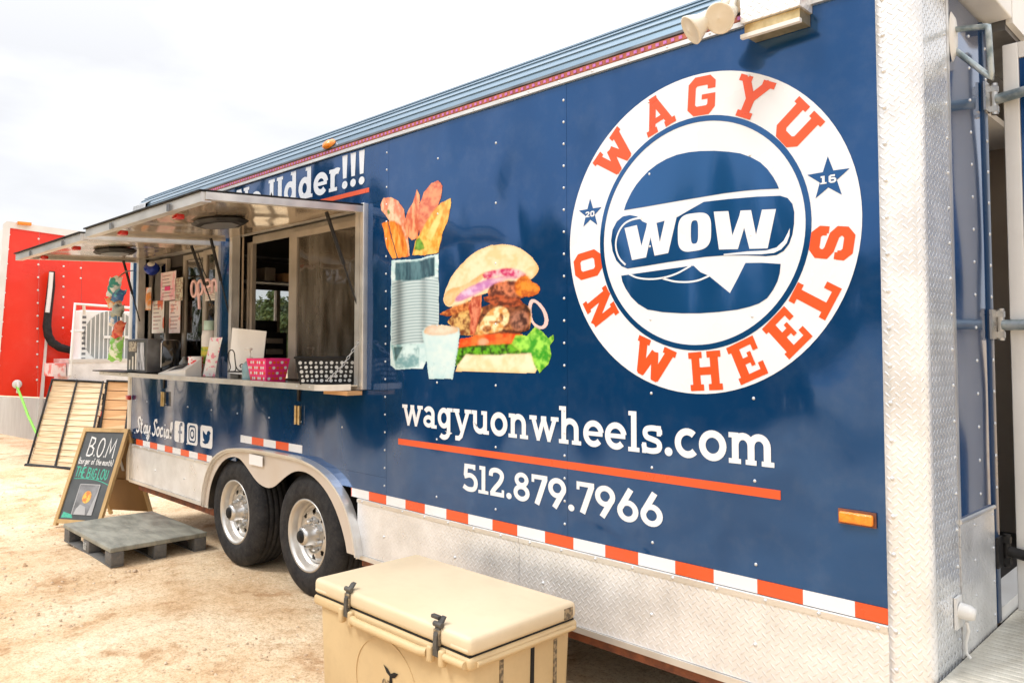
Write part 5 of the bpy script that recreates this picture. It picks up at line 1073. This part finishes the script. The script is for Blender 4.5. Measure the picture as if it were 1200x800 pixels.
# inside: bins, shelf, red extinguisher box, boxes
def inside_box(name, lab, cat, x, y, px0, px1, py0, py1, dx, m):
    a = at(px0, py0, x=x); b_ = at(px1, py1, x=x); t = thing(name, (x, (a.y + b_.y) / 2, b_.z), lab, cat)
    MB().box(x - dx, x, a.y, b_.y, b_.z, a.z, b=.01).build('body', m, t); return t, a, b_
t, a, b_ = inside_box('storage_bin', 'black stacking bin on the bench below the end window', 'bin', -5.9, 0, 301, 325, 375, 398, .3, 'black')
t, a, b_ = inside_box('bin_rack', 'black rack of stacked open trays beside the storage bin', 'rack', -5.7, 0, 306, 336, 389, 442, .3, 'black')
for k in range(3):
    z = a.z - .06 - k * .085; MB().box(-5.7, -5.69, a.y + .04, b_.y - .04, z - .03, z + .012, b=.004).build('tray_front', 'alu_dark', t)
sh = thing('wall_shelf', (-6.6, .7, 2.1), 'dark overhead shelf crowded with kitchen goods inside the trailer', 'shelf')
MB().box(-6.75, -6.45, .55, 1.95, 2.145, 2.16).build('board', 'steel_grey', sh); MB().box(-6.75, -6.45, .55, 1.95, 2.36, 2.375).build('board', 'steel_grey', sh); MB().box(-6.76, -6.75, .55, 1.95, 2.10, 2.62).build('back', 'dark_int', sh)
GS = 'goods on the overhead shelf inside'
for k, (yy, w_, h_, m_, lab) in enumerate(((.75, .1, .12, 'alu_dark', 'small metal tin at the left end of the overhead shelf'), (.93, .12, .08, 'pine_d', 'orange brown packet on the overhead shelf'), (1.12, .14, .11, 'black', 'black box near the middle of the overhead shelf'), (1.32, .12, .09, 'pinkposter', 'pale pink packet on the overhead shelf'), (1.5, .14, .13, 'warmwall', 'brown carton toward the right of the overhead shelf'))):
    o = MB().box(-6.62, -6.46, yy, yy + w_, 2.161, 2.161 + h_, b=.006).build('shelf_item', m_); tag(o, lab, 'package', GS)
tag(bx('wall_box', 'cream', None, -7.2, -7.12, at(341, 360, x=-7.2).y, at(355, 360, x=-7.2).y, at(345, 344, x=-7.2).z, at(345, 328, x=-7.2).z, b=.01), 'beige control box with a dark knob beside the end window', 'control box')
tag(bx('fire_extinguisher', 'redlens', None, -6.8, -6.72, at(353, 300, x=-6.8).y, at(357, 300, x=-6.8).y, at(355, 315, x=-6.8).z, at(355, 288, x=-6.8).z, b=.01), 'red canister on the wall right of the overhead shelf', 'canister')
MB_ = thing('work_bench', (-5.2, 1.6, .55), 'stainless work bench along the far wall inside the trailer', 'bench')
MB().box(-7.3, -2.0, 1.75, 2.40, 1.20, 1.24).build('bench_top', 'alu_dark', MB_); MB().box(-7.3, -2.0, 1.80, 2.40, .552, 1.195).build('cabinet', 'steel_grey', MB_)
# shelving seen through the end doorway
sv = thing('shelving_unit', (-1.4, 1.25, .55), 'grey shelving unit just inside the end doorway', 'shelving')
for z in (.72, .95, 1.18, 1.43, 1.66): MB().box(-1.75, -1.12, .85, 1.62, z, z + .03).build('shelf_board', 'alu_dark' if z > 1.4 else 'steel_grey', sv)
for x, y in ((-1.75, .85), (-1.12, .85), (-1.75, 1.6), (-1.12, 1.6)): MB().box(x - .012, x + .012, y - .012, y + .012, .552, 2.0).build('upright', 'alu_dark', sv)
MB().box(-1.76, -1.745, .86, 1.6, .56, 2.42).build('back_panel', 'dark_int', sv)
o = MB().box(-1.6, -1.14, .95, 1.5, 1.215, 1.40, b=.01).build('storage_crate', 'steel_grey'); tag(o, 'grey crate on the shelving inside the end doorway', 'crate')
o = MB().box(-1.6, -1.14, .95, 1.5, 1.70, 2.38, b=.01).build('appliance', 'black'); tag(o, 'tall black appliance on the top shelf inside the end doorway', 'appliance')
o = MB().tube([(-1.13, .95, 1.62), (-1.08, 1.05, 1.60), (-1.09, 1.15, 1.57), (-1.12, 1.25, 1.60)], .010).build('red_cable', 'redlens'); tag(o, 'short red cable on the shelf inside the end doorway', 'cable')

# ================================================================== END DECK
dk = thing('entry_deck', (.2, .9, 0), 'pale ribbed metal entry deck at the end of the trailer', 'deck')
y = .02
while y < 1.9:
    MB().box(XE + .008, 1.4, y, y + .034, .545, .5555, b=.002).build('deck_slat', 'deck', dk); y += .0375
MB().box(XE + .008, 1.4, .02, 1.9, .50, .541).build('frame', 'under', dk)
for x, y in ((XE + .06, .06), (1.3, .06), (XE + .06, 1.8), (1.3, 1.8)): MB().box(x - .04, x + .04, y - .04, y + .04, 0, .50).build('leg', 'pallet_side', dk)

# ================================================================== COOLER
cx0, cx1, cy0, cy1 = -3.110, -2.070, -.738, -.155; CZT = .55
ck = thing('cooler', ((cx0 + cx1) / 2, (cy0 + cy1) / 2, 0), 'large tan hard plastic ice chest with black rubber latches in front of the trailer', 'cooler')
def soft_box(name, m, a, bev, parent=ck, taper=0.0):
    mb = MB(); mb.box(*a, b=bev)
    if taper:
        z0, z1 = a[4], a[5]; cx, cy = (a[0] + a[1]) / 2, (a[2] + a[3]) / 2
        mb.v = [(cx + (v[0] - cx) * (1 - taper * (z1 - v[2]) / (z1 - z0)), cy + (v[1] - cy) * (1 - taper * (z1 - v[2]) / (z1 - z0) * 1.4), v[2]) for v in mb.v]
    return mb.build(name, m, parent)
body = soft_box('body', 'cooler', (cx0 + .02, cx1 - .02, cy0 + .022, cy1 - .02, .0, .468), .022, taper=.035)
soft_box('rim_band', 'cooler', (cx0, cx1, cy0, cy1, .435, .478), .014)
# lid with shallow dishing and latch notches: three sections of one front edge are cut by the latches
lid = soft_box('lid', 'cooler_lid', (cx0 + .002, cx1 - .002, cy0 + .002, cy1 - .002, .482, CZT), .021)
soft_box('gasket', 'black', (cx0 + .012, cx1 - .012, cy0 + .010, cy1 - .010, .474, .485), .003)
# raised edge step on lid corners
for sx in (cx0 + .012, cx1 - .112): soft_box('corner_pad', 'cooler_lid', (sx, sx + .10, cy0 - .0, cy0 + .05, .490, .512), .010)
def latch(x, tab=True):
    notch = MB(); notch.box(x - .018, x + .018, cy0 - .006, cy0 + .004, .484, .540, b=.002); notch.build('latch_channel', 'scuff', ck)
    t = MB(); P = [(x, cy0 - .010, .445), (x, cy0 - .014, .485), (x, cy0 - .012, .52), (x, cy0 + .003, .552), (x - .006, cy0 + .028, .575)]
    wd_ = [.016, .010, .010, .014, .012]
    V = [];
    for p, w_ in zip(P, wd_):
        V += [(p[0] - w_, p[1], p[2]), (p[0] + w_, p[1], p[2]), (p[0] + w_, p[1] + .012, p[2] + .002), (p[0] - w_, p[1] + .012, p[2] + .002)]
    n = len(P); t.add(V, [(4 * i + j, 4 * i + (j + 1) % 4, 4 * i + 4 + (j + 1) % 4, 4 * i + 4 + j) for i in range(n - 1) for j in range(4)] + [(3, 2, 1, 0), (4 * n - 4, 4 * n - 3, 4 * n - 2, 4 * n - 1)])
    lo = t.build('latch', 'latch_rubber', ck)
    MB().tube([(x - .022, cy0 + .004, .556), (x + .022, cy0 + .004, .556)], .010, 10).build('pivot', 'latch_rubber', lo)
    if tab: MB().box(x - .055, x - .012, cy0 + .012, cy0 + .030, .566, .580, b=.004).build('tab', 'latch_rubber', lo)
    for s_ in (-1, 1): soft_box('keeper', 'cooler', (x + s_ * .034 - .014, x + s_ * .034 + .014, cy0 - .018, cy0 + .01, .415, .476), .009)
MAT['latch_rubber'] = mat('latch_rubber', (.05, .047, .042), .6, nscale=20, col2=(.10, .09, .075))
latch(-2.835, False); latch(-2.248)
hd = MB(); P = smooth_poly([(-2.80, cy0 - .006, 0), (-2.77, cy0 - .012, 0)], 0); hd.tube([(-2.785, cy0 - .008, .447), (-2.75, cy0 - .018, .446), (-2.33, cy0 - .018, .446), (-2.298, cy0 - .008, .447)], .0165, 12); hd.build('handle_bar', 'cooler', ck)
MB().tube([(-2.20, cy0 - .006, .455), (-2.09, cy0 - .006, .455)], .014, 10).build('handle_bar', 'cooler', ck)
MB().tube([(cx1 + .004, cy0 + .03, .455), (cx1 + .004, cy1 - .03, .455)], .010, 10).build('side_band', 'cooler', ck)
# recessed slots in the end
for yy in (-.565, -.40, -.27):
    mb = MB(); mb.add([(cx1 - .0195, yy - .008, .425), (cx1 - .0195, yy + .012, .425), (cx1 - .026, yy + .008, .01), (cx1 - .026, yy - .004, .01), (cx1 - .030, yy - .008, .425), (cx1 - .030, yy + .012, .425), (cx1 - .05, yy + .008, .01), (cx1 - .05, yy - .004, .01)], [(0, 1, 2, 3), (4, 7, 6, 5), (0, 4, 5, 1), (1, 5, 6, 2), (2, 6, 7, 3), (3, 7, 4, 0)])
    mb.build('slot', 'scuff' if yy != -.40 else 'black', ck)
for (a0, a1, z0, z1, mm) in ((-.235, -.185, .492, .535, 'scuff'),):
    o = MB().box(cx1 - .0035, cx1 - .0012, a0, a1, z0, z1).build('scuff_mark', mm, ck)
# round front emblem
er = MB(); V, Fs = stroke_poly(ellipse(-2.605, .215, .205, .190, 64), .006, True); n = len(V)
def onf(a, b_, h): t = (.468 - b_) / .468; return (a, cy0 + .022 + t * .035 * 1.4 * (cy1 - cy0) / 2 - h, b_)
er.add([onf(a, b_, .0035) for a, b_ in V] + [onf(a, b_, 0) for a, b_ in V], Fs + [(2 * i, (2 * i + 2) % n, n + (2 * i + 2) % n, n + 2 * i) for i in range(64)] + [(2 * i + 1, (2 * i + 3) % n, n + (2 * i + 3) % n, n + 2 * i + 1) for i in range(64)]); er.build('emblem_ring', 'cooler', ck)
ex, ez = -2.565, .285
em = MB(); em.sheet([(ex - .048, ez + .02), (ex - .02, ez + .012), (ex, ez - .004), (ex + .022, ez + .008), (ex + .05, ez + .01), (ex + .028, ez - .012), (ex + .008, ez - .018), (ex + .01, ez - .05), (ex - .012, ez - .05), (ex - .008, ez - .015), (ex - .028, ez - .006)], lambda a, b_: onf(a, b_, .003)); em.build('emblem_tail', 'black', ck)
mb = MB(); text_mesh(mb, 'OB', CHALKB, ex - .062, ex + .012, ez - .105, .065, lambda a, b_, h: onf(a, b_, .0025 + h)); mb.build('emblem_lettering', 'scuff', ck)

# ================================================================== PALLET, SIGN
pl = thing('pallet', (-6.55, -.3, 0), 'weathered grey step pallet on the sand below the serving counter', 'pallet')
px0, px1, py0, py1 = -7.10, -5.99, -.645, .055
def pb(name, m, *a, b=.006): return MB().box(*a, b=b).build(name, m, pl)
pb('deck_board', 'pallet', px0, px1, py0, py1, .108, .142)
for ix, x in enumerate((px0 + .075, (px0 + px1) / 2, px1 - .065)):
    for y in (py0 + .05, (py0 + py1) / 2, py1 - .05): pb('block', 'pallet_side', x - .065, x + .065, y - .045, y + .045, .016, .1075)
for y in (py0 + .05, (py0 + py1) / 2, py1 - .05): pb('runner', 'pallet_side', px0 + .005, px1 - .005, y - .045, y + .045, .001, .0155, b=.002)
bx('stamp', printed('stamp_print', (.45, .45, .42), (.15, .15, .14), 70, .46, .52, .8), pl, -6.60, -6.53, py0 + .0018, py0 + .0048, .03, .085)

sg = thing('sandwich_board', (-7.7, -.2, 0), 'wooden chalkboard sandwich sign announcing the burger of the month', 'sign board')
W_ = Vector((.85, .527, 0)).normalized(); D_ = Vector((-.30, .954, 0)); F1 = Vector((-7.80, -.53, 0)); hw, hd_, ht = .475, .27, .83
def board_face(f0, sgn):
    """local frame on a leaning face: u across, v up the slope, h out of the face"""
    o = f0; up = (D_ * hd_ * sgn + Vector((0, 0, ht))); Ls = up.length; up = up / Ls; nn = (W_.cross(up)).normalized() * (-1 if sgn > 0 else 1)
    nn = nn if nn.dot(-D_ * sgn) > 0 else -nn
    return (lambda u, v, h: o + W_ * u + up * v + nn * h), Ls
fp, Ls = board_face(F1, 1)
def slab_on(fn, name, m, u0, u1, v0, v1, h0, h1, parent=sg):
    return MB().add([fn(u, v, h) for u in (u0, u1) for v in (v0, v1) for h in (h0, h1)], [(0, 1, 3, 2), (4, 6, 7, 5), (0, 4, 5, 1), (2, 3, 7, 6), (0, 2, 6, 4), (1, 5, 7, 3)]).build(name, m, parent)
slab_on(fp, 'board', 'slate', .03, hw - .03, .03, Ls - .03, -.008, .0)
slab_on(fp, 'frame_side', 'wood', 0, .032, .0, Ls, -.02, .012); slab_on(fp, 'frame_side', 'wood', hw - .032, hw, .0, Ls, -.02, .012)
slab_on(fp, 'frame_rail', 'wood', .033, hw - .033, Ls - .035, Ls, -.02, .0115); slab_on(fp, 'frame_rail', 'wood', .033, hw - .033, .02, .055, -.02, .0115)
fb_, _ = board_face(F1 + D_ * 2 * hd_, -1)
slab_on(fb_, 'board', 'ply', .01, hw - .01, .05, Ls - .035, -.010, .0); slab_on(fb_, 'frame_side', 'wood', 0, .03, .0, Ls - .03, -.012, .012); slab_on(fb_, 'frame_side', 'wood', hw - .03, hw, .0, Ls - .03, -.012, .012)
slab_on(fb_, 'mid_rail', 'ply', .03, hw - .03, .36, .375, -.02, -.0105)
slab_on(fb_, 'white_strap', 'paper', hw - .19, hw - .165, .46, .60, -.016, -.0105)
def chalk_text(name, s, u0, u1, v0, sz, m, font, rise=0.0, skew=0.0):
    mb = MB(); text_mesh(mb, s, font, u0, u1, v0, sz, lambda a, b_, h: fp(a, b_, .0015 + h), rise=rise, skew=skew); return mb.build(name, m, sg)
chalk_text('chalk_heading', 'B.O.M', .10, .40, Ls - .25, .165, 'chalk', CHALK, rise=-.02)
chalk_text('chalk_line', '(burger of the month)', .05, .415, Ls - .325, .052, 'chalk', CHALKB, rise=-.012)
chalk_text('chalk_line', 'THE BIG LOU', .055, .40, Ls - .44, .085, 'chalk_g', CHALKB, rise=-.02)
mb = MB(); V, Fs = stroke_poly(smooth_poly([(.06, Ls - .46), (.2, Ls - .455), (.33, Ls - .47), (.45, Ls - .51)], 2, False), .007); mb.add([fp(a, b_, .0016) for a, b_ in V], Fs); mb.build('chalk_underline', 'chalk_g', sg)
mb = MB(); mb.sheet([(.05, .07), (.17, .07), (.15, .10), (.06, .12)], lambda a, b_: fp(a, b_, .0016)); mb.build('chalk_corner', 'chalk_g', sg)
slab_on(fp, 'photo_sleeve', mat('sleeve', (.16, .16, .16), .15, coat=.6, nscale=9, col2=(.32, .32, .33)), .15, .355, .10, .365, .001, .004)
mb = MB(); mb.sheet(ellipse(.255, .255, .045, .055, 16), lambda a, b_: fp(a, b_, .0052)); mb.build('burger_photo', printed('small_photo', (.80, .55, .12), (.75, .25, .08), 40, .45, .55), sg)
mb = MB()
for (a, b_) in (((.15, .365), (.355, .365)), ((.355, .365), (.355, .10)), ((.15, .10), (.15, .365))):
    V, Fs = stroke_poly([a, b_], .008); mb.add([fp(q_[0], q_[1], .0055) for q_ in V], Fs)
mb.sheet([(.31, .10), (.355, .10), (.355, .33), (.33, .22)], lambda a, b_: fp(a, b_, .0048)); mb.sheet([(.17, .10), (.29, .10), (.27, .17), (.21, .19), (.18, .15)], lambda a, b_: fp(a, b_, .0047)); mb.build('sleeve_edge_glare', mat('edge_painted_glare', (.5, .5, .5), .3), sg)  # sleeve edges, plus glare painted on as pale patches

# ================================================================== RED TRAILER, AC UNIT, SLAT TABLES
XR = -13.2
rt = thing('red_trailer', (-14, 2.5, 0), 'bright red enclosed trailer with silver lower skirt beyond the food trailer', 'trailer')
def redp(px_, py_, x=XR): return at(px_, py_, x=x)
def rq(name, m, pts, x=XR, th=.03, parent=rt):
    P = [redp(*p, x=x) for p in pts]; n = len(P)
    return MB().add([tuple(p) for p in P] + [(p.x - th, p.y, p.z) for p in P], [tuple(range(n)), tuple(range(n, 2 * n))[::-1]] + [(i, (i + 1) % n, n + (i + 1) % n, n + i) for i in range(n)]).build(name, m, parent)
rq('front_panel', 'red', [(12, 266), (46, 271), (44, 465), (-4, 463)]); rq('front_panel', 'red', [(46.4, 271), (96, 278), (94, 468), (44.4, 465)]); rq('front_panel', 'red', [(96.4, 278), (240, 296), (238, 478), (94.4, 468)])
rq('top_trim', 'white', [(4, 262), (8, 259), (60, 266.5), (150, 278), (240, 291), (240, 297), (96, 279), (12, 267)], x=XR + .03)
rq('corner_trim', 'white', [(4, 262), (12, 267), (-4, 464), (-9, 512), (-17, 512), (-10, 460)], x=XR + .035)
rq('skirt', 'silver', [(-4, 464), (240, 474), (240, 520), (42, 516), (-9, 506)], x=XR + .012)
rq('door_edge', 'white', [(53.5, 395), (56, 395), (51, 466), (44.5, 516), (40, 516), (47, 466)], x=XR + .05)
p = redp(27, 263); MB().box(XR + .04, XR + .10, p.y - .09, p.y + .09, p.z - .02, p.z + .03, b=.01).build('clearance_lamp', 'amber', rt)
mb = MB(); a = redp(12, 266); b_ = redp(-4, 464); mb.add([tuple(a), tuple(b_), (b_.x - 5, b_.y - .3, b_.z), (a.x - 5, a.y - .3, a.z)], [(0, 1, 2, 3)])
tag(mb.build('side_wall', 'white', rt), 'pale side wall')
mb = MB()
for xx, ys in ((11.5, range(275, 460, 17)), (45.3, range(280, 460, 15)), (75, range(300, 395, 12)), (95.2, range(290, 330, 12))):
    for k, yy in enumerate(ys):
        p = redp(xx - (yy - 266) * (.08 if xx < 20 else .012), yy); mb.lathe([(.016, 0), (.012, .008), (.001, .01)], (XR + .005, p.y, p.z), (1, 0, 0), 6)
tag(mb.build('rivets', 'paper', rt), kind='stuff')
# black insulated hose with white sleeve
hs = thing('insulated_hose', (-13, .9, 1.4), 'black insulated hose bending down the red trailer toward the air conditioner', 'hose')
H = lambda x, y: at(x, y, x=XR + .12)
MB().tube([H(61, 318), H(60, 335), H(58, 352), H(56, 370), H(55, 382), H(56.5, 393), H(61, 401), H(70, 407), H(82, 410), H(92, 411)], [.04, .055, .055, .055, .06, .06, .06, .06, .055, .05], 12).build('hose', 'rubber', hs)
MB().tube([at(x, y, x=XR + .20) for x, y in ((60.2, 319), (59, 335), (57.2, 352), (55.5, 366))], .030, 10).build('sleeve', 'white', hs)
hk = thing('tie_hook', (-13, .1, .9), 'round white tie hook on the red trailer holding the lime rope', 'hook')
c = at(20, 450, x=XR + .02); MB().lathe([(.065, 0), (.06, .02), (.03, .03), (.001, .03)], c, (1, 0, 0), 20).build('plate', 'white', hk); MB().tube([c + Vector((.03, 0, .03)), c + Vector((.08, 0, -.03)), c + Vector((.04, 0, -.12))], .02, 8).build('hook', 'paper', hk)
rp = thing('rope', (-12.6, .4, 0), 'lime green rope hanging from the white hook to the ground', 'rope')
MB().tube([at(20, 453, x=XR + .08), at(26, 468, x=-12.9), at(33, 487, x=-12.6), at(42, 506, x=-12.3), at(48, 514, x=-12.1)], .018, 6).build('strand', 'lime', rp)
# air conditioner on its bracket
ac = thing('air_conditioner', (-12.4, .5, 1.2), 'white outdoor air conditioner with round fan grille inside a pale tube cage', 'air conditioner')
XA = -12.3; a = at(95, 363, x=XA); b_ = at(172, 425, x=XA)
MB().box(XA - .35, XA, a.y, b_.y, b_.z, a.z, b=.02).build('case', 'white', ac)
cz = (a.z + b_.z) / 2; cy = at(131, 395, x=XA).y; rr = .385
MB().lathe([(.001, .004), (rr, .004)], (XA, cy, cz), (1, 0, 0), 40).build('fan_opening', mat('fan_grey', (.34, .35, .33), .6, nscale=6), ac)
mb = MB()
for k in range(-6, 7):
    yy = cy + k * .058; hh = math.sqrt(max(0, rr * rr - (yy - cy) ** 2)); mb.box(XA + .006, XA + .016, yy - .007, yy + .007, cz - hh, cz + hh)
tag(mb.build('grille_bars', 'paper', ac), kind='stuff'); bx('cross_bar', 'white', ac, XA + .018, XA + .03, a.y + .3, b_.y, cz - .02, cz + .02)
mb = MB()
for k in range(9): mb.box(XA - .01, XA + .004, a.y + .02, a.y + .07, b_.z + .05 + k * .075, b_.z + .085 + k * .075)
tag(mb.build('side_slots', 'steel_grey', ac), kind='stuff')
XB = XA + .25; c1 = at(88, 357, x=XB); c0 = at(82, 425, x=XB); c2 = at(156, 362, x=XB); 
cg = MB(); cg.tube([at(82, 440, x=XB), at(88, 356, x=XB), at(170, 362, x=XB)], .022, 6); cg.tube([at(98, 357, x=XB), at(99, 367, x=XA + .02)], .02, 6); cg.tube([at(84, 388, x=XB), at(97, 388, x=XA)], .018, 6); cg.build('cage', 'white', ac)
pf = thing('tread_box', (-12.3, .6, .9), 'silver tread plate tool box beneath the air conditioner', 'tool box')
a = at(81, 425, x=XB); b_ = at(185, 446, x=XB); MB().box(XB - .7, XB, a.y, b_.y, b_.z, a.z).build('box', 'tread', pf); MB().box(XB - .7, XB + .015, a.y - .01, b_.y, a.z + .001, a.z + .05).build('lid', 'alu', pf)
MB().box(XB - .6, XB - .1, a.y + .1, b_.y, .0, b_.z - .002).build('stand', 'under', pf)
o = bx('red_crate', printed('crate_print', (.75, .2, .18), (.8, .65, .62), 8), None, XB - .5, XB - .1, at(64, 430, x=XB).y, at(80, 430, x=XB).y, at(70, 441, x=XB).z, at(70, 426, x=XB).z); tag(o, 'pink and red crate left of the tread plate tool box', 'crate')
# slatted wooden tables leaning on their sides
def slat_table(fA, fB, tA, tB, n, m, lab, bars=(0, .48, 1), gap=.09, group='slatted tables leaning behind the sign', breaks=()):
    t = thing('slat_table', ((fA + fB) / 2), lab, 'table', group); nn = (fB - fA).cross(tA - fA).normalized(); nn = nn if nn.dot(CAM - fA) > 0 else -nn
    Q = lambda u, v, h: (fA.lerp(fB, u)).lerp(tA.lerp(tB, u), v) + nn * h
    for k in range(n):
        v0 = (k + gap * .5) / n; v1 = (k + 1 - gap * .5) / n; j = rng.uniform(-.012, .012) if k % 3 else .02 * rng.uniform(-1, 1)
        MB().add([Q(u, v, h) for u in (.0 + j, 1.0 + j) for v in (v0, v1) for h in (0, .03 + .01 * rng.random())], [(0, 1, 3, 2), (4, 6, 7, 5), (0, 4, 5, 1), (2, 3, 7, 6), (0, 2, 6, 4), (1, 5, 7, 3)]).build('slat', m, t)
    for u in bars: MB().tube([Q(u, -.01, .05), Q(u, 1.01, .05)], .014, 6).build('leg_bar', 'black_metal', t)
    MB().tube([Q(-.02, 1.0, .05), Q(1.02, 1.0, .05)], .016, 6).build('end_bar', 'black_metal', t); MB().tube([Q(-.02, .0, .055), Q(.98, .0, .055)], .028, 6).build('end_bar', 'black_metal', t)
    return t
dvec = Vector((-.96, .27, 0))
fA = at(36, 546, z=.0); fB = at(104, 552, z=.0); fB = fA + (fB - fA)
def leanpt(px_, py_, f, back=.35):
    d = ray(px_, py_).normalized(); hd = Vector((d.x, d.y, 0)); dist = (Vector((f.x, f.y, 0)) - Vector((CAM.x, CAM.y, 0))).length + back; return CAM + d * (dist / hd.length)
slat_table(fA, fB, leanpt(65, 446, fA), leanpt(124, 449, fA), 15, 'pine', 'pale slatted wooden table on its side leaning left of the chalkboard sign', breaks=(6,))
g1 = at(114, 549, z=0); g2 = at(175, 552, z=0)
slat_table(g1, g2, leanpt(129, 447, g1, .3), leanpt(185, 449, g1, .3), 9, 'pine_d', 'orange toned slatted wooden table leaning between the pale one and the food trailer', bars=(0, .5, 1), gap=.10)
o = MB().tube([at(113, 487, x=-11.6), at(122, 484, x=-11.6), at(130, 487, x=-11.6), at(148, 486, x=-11.6)], [.03, .045, .03, .025], 8).build('rag', printed('rag_print', (.7, .04, .03), (.05, .04, .05), 9)); tag(o, 'red and dark striped rag tucked in the orange toned slats', 'rag')

# ================================================================== TREES (beyond the end window, and around the yard opposite)
def tree_mesh(h, cr, seed, nleaf=5200, conif=False, leaf=.16):
    r_ = random.Random(seed); V = []; Fs = []; cl = []
    nl = 26 if not conif else 20
    for _ in range(nl):
        if conif:
            t = r_.random(); rad = cr * (1 - t) ** .8 + .1; a = r_.uniform(0, 6.28); cl.append((Vector((math.cos(a) * rad * .7, math.sin(a) * rad * .7, h * (.15 + .83 * t))), .28 * rad + .25))
        else:
            a = r_.uniform(0, 6.28); b_ = r_.uniform(-.5, 1); rad = cr * r_.uniform(.35, .95); cl.append((Vector((math.cos(a) * rad * math.sqrt(max(.05, 1 - b_ * b_ * .8)), math.sin(a) * rad * math.sqrt(max(.05, 1 - b_ * b_ * .8)), h * .62 + b_ * h * .36)), cr * r_.uniform(.25, .45)))
    for k in range(nleaf):
        c, r0 = cl[k % nl]; d = Vector((r_.gauss(0, 1), r_.gauss(0, 1), r_.gauss(0, .8))).normalized() * r0 * r_.uniform(.35, 1.08); p = c + d
        n = Vector((r_.gauss(0, 1), r_.gauss(0, 1), r_.gauss(.5, 1))).normalized(); u = n.orthogonal().normalized() * leaf * r_.uniform(.5, 1.1); v = n.cross(u) * .62; i = len(V)
        V += [p - u, p - v * .8, p + u, p + v]; Fs.append((i, i + 1, i + 2, i + 3))
    me = bpy.data.meshes.new('crown'); me.from_pydata([tuple(p) for p in V], [], Fs); me.materials.append(LEAF[seed % 3])
    tb_ = MB(); tb_.tube([(0, 0, -.1), (.05, 0, h * .3), (-.05, .05, h * .6), (0, 0, h * .85)], [.05 * cr + .04, .04 * cr + .03, .025 * cr + .02, .01], 8)
    for c, r0 in cl[:9]: tb_.tube([(0, 0, c.z * .55), c * .6 + Vector((0, 0, c.z * .25)), c], [.025 * cr + .015, .018 * cr + .01, .006], 5)
    tm = bpy.data.meshes.new('trunk'); tm.from_pydata([tuple(p) for p in tb_.v], [], tb_.f); tm.materials.append(MAT['bark'])
    return me, tm
TM = [tree_mesh(6.2, 2.4, 1), tree_mesh(5.0, 2.2, 2), tree_mesh(5.2, 1.3, 3, conif=True), tree_mesh(6.8, 2.8, 5)]
def tree(kind, x, y, s, lab, rot=0.0, group=None):
    t = thing('tree', (x, y, 0), lab, 'tree', group); t.rotation_euler = (0, 0, rot); t.scale = (s, s, s)
    for nm, me in zip(('crown', 'trunk'), TM[kind]):
        o = bpy.data.objects.new(nm, me); COL.objects.link(o); o.parent = t
G1 = 'trees seen through the end window'
for k, (kind, px_, dd, s, lab) in enumerate(((2, 319, 26, .80, 'dark conical tree seen through the end window, left half'), (1, 343, 27, .62, 'rounded bushy tree seen through the end window, right half'), (0, 303, 33, .60, 'leafy tree at the left edge of the end window view'), (1, 332, 40, .78, 'pale distant tree between the conical tree and the bushy one'), (3, 360, 34, .62, 'large rounded tree hidden partly by the window frame at right'))):
    d = ray(px_, 406); d.z = 0; d.normalize(); p = CAM + d * dd * 1.5; tree(kind, p.x, p.y, s * (1.0, 1.2, 1.15, .95, 1.1)[k], lab, k * 1.3, G1)
# parked car hinted behind the window
G2 = 'trees across the yard reflected in the trailer side'
rr2 = random.Random(11)
labs = ['leafy tree across the yard facing the trailer side']
for k in range(17):
    ang = R(98 + k * 9.2); D = rr2.uniform(15, 20) if k % 2 else rr2.uniform(21, 27)
    x = -math.sin(ang) * D; y = -2.6 + math.cos(ang) * D
    tree((0, 3, 1)[k % 3], x, y, rr2.uniform(.72, 1.02), labs[0], k * 2.1, G2)

SH = tree_mesh(2.6, 1.5, 8, 3800, leaf=.13)
SH[0].transform(Matrix.Diagonal((1, 1, 1.5, 1)) @ Matrix.Translation((0, 0, -.95)))
TM.append(SH)
for k in range(12):
    ang = R(97 + k * 4.6); D = 13.0 + (k % 3) * 1.1; tree(4, -math.sin(ang) * D, -2.6 + math.cos(ang) * D, .95 + .12 * (k % 2), 'dense low shrub across the yard facing the trailer side', k * 1.7, 'shrubs across the yard')

# ------------------------------------------------------------------ render settings
S.render.engine = 'CYCLES'
S.cycles.max_bounces = 8; S.cycles.transparent_max_bounces = 12
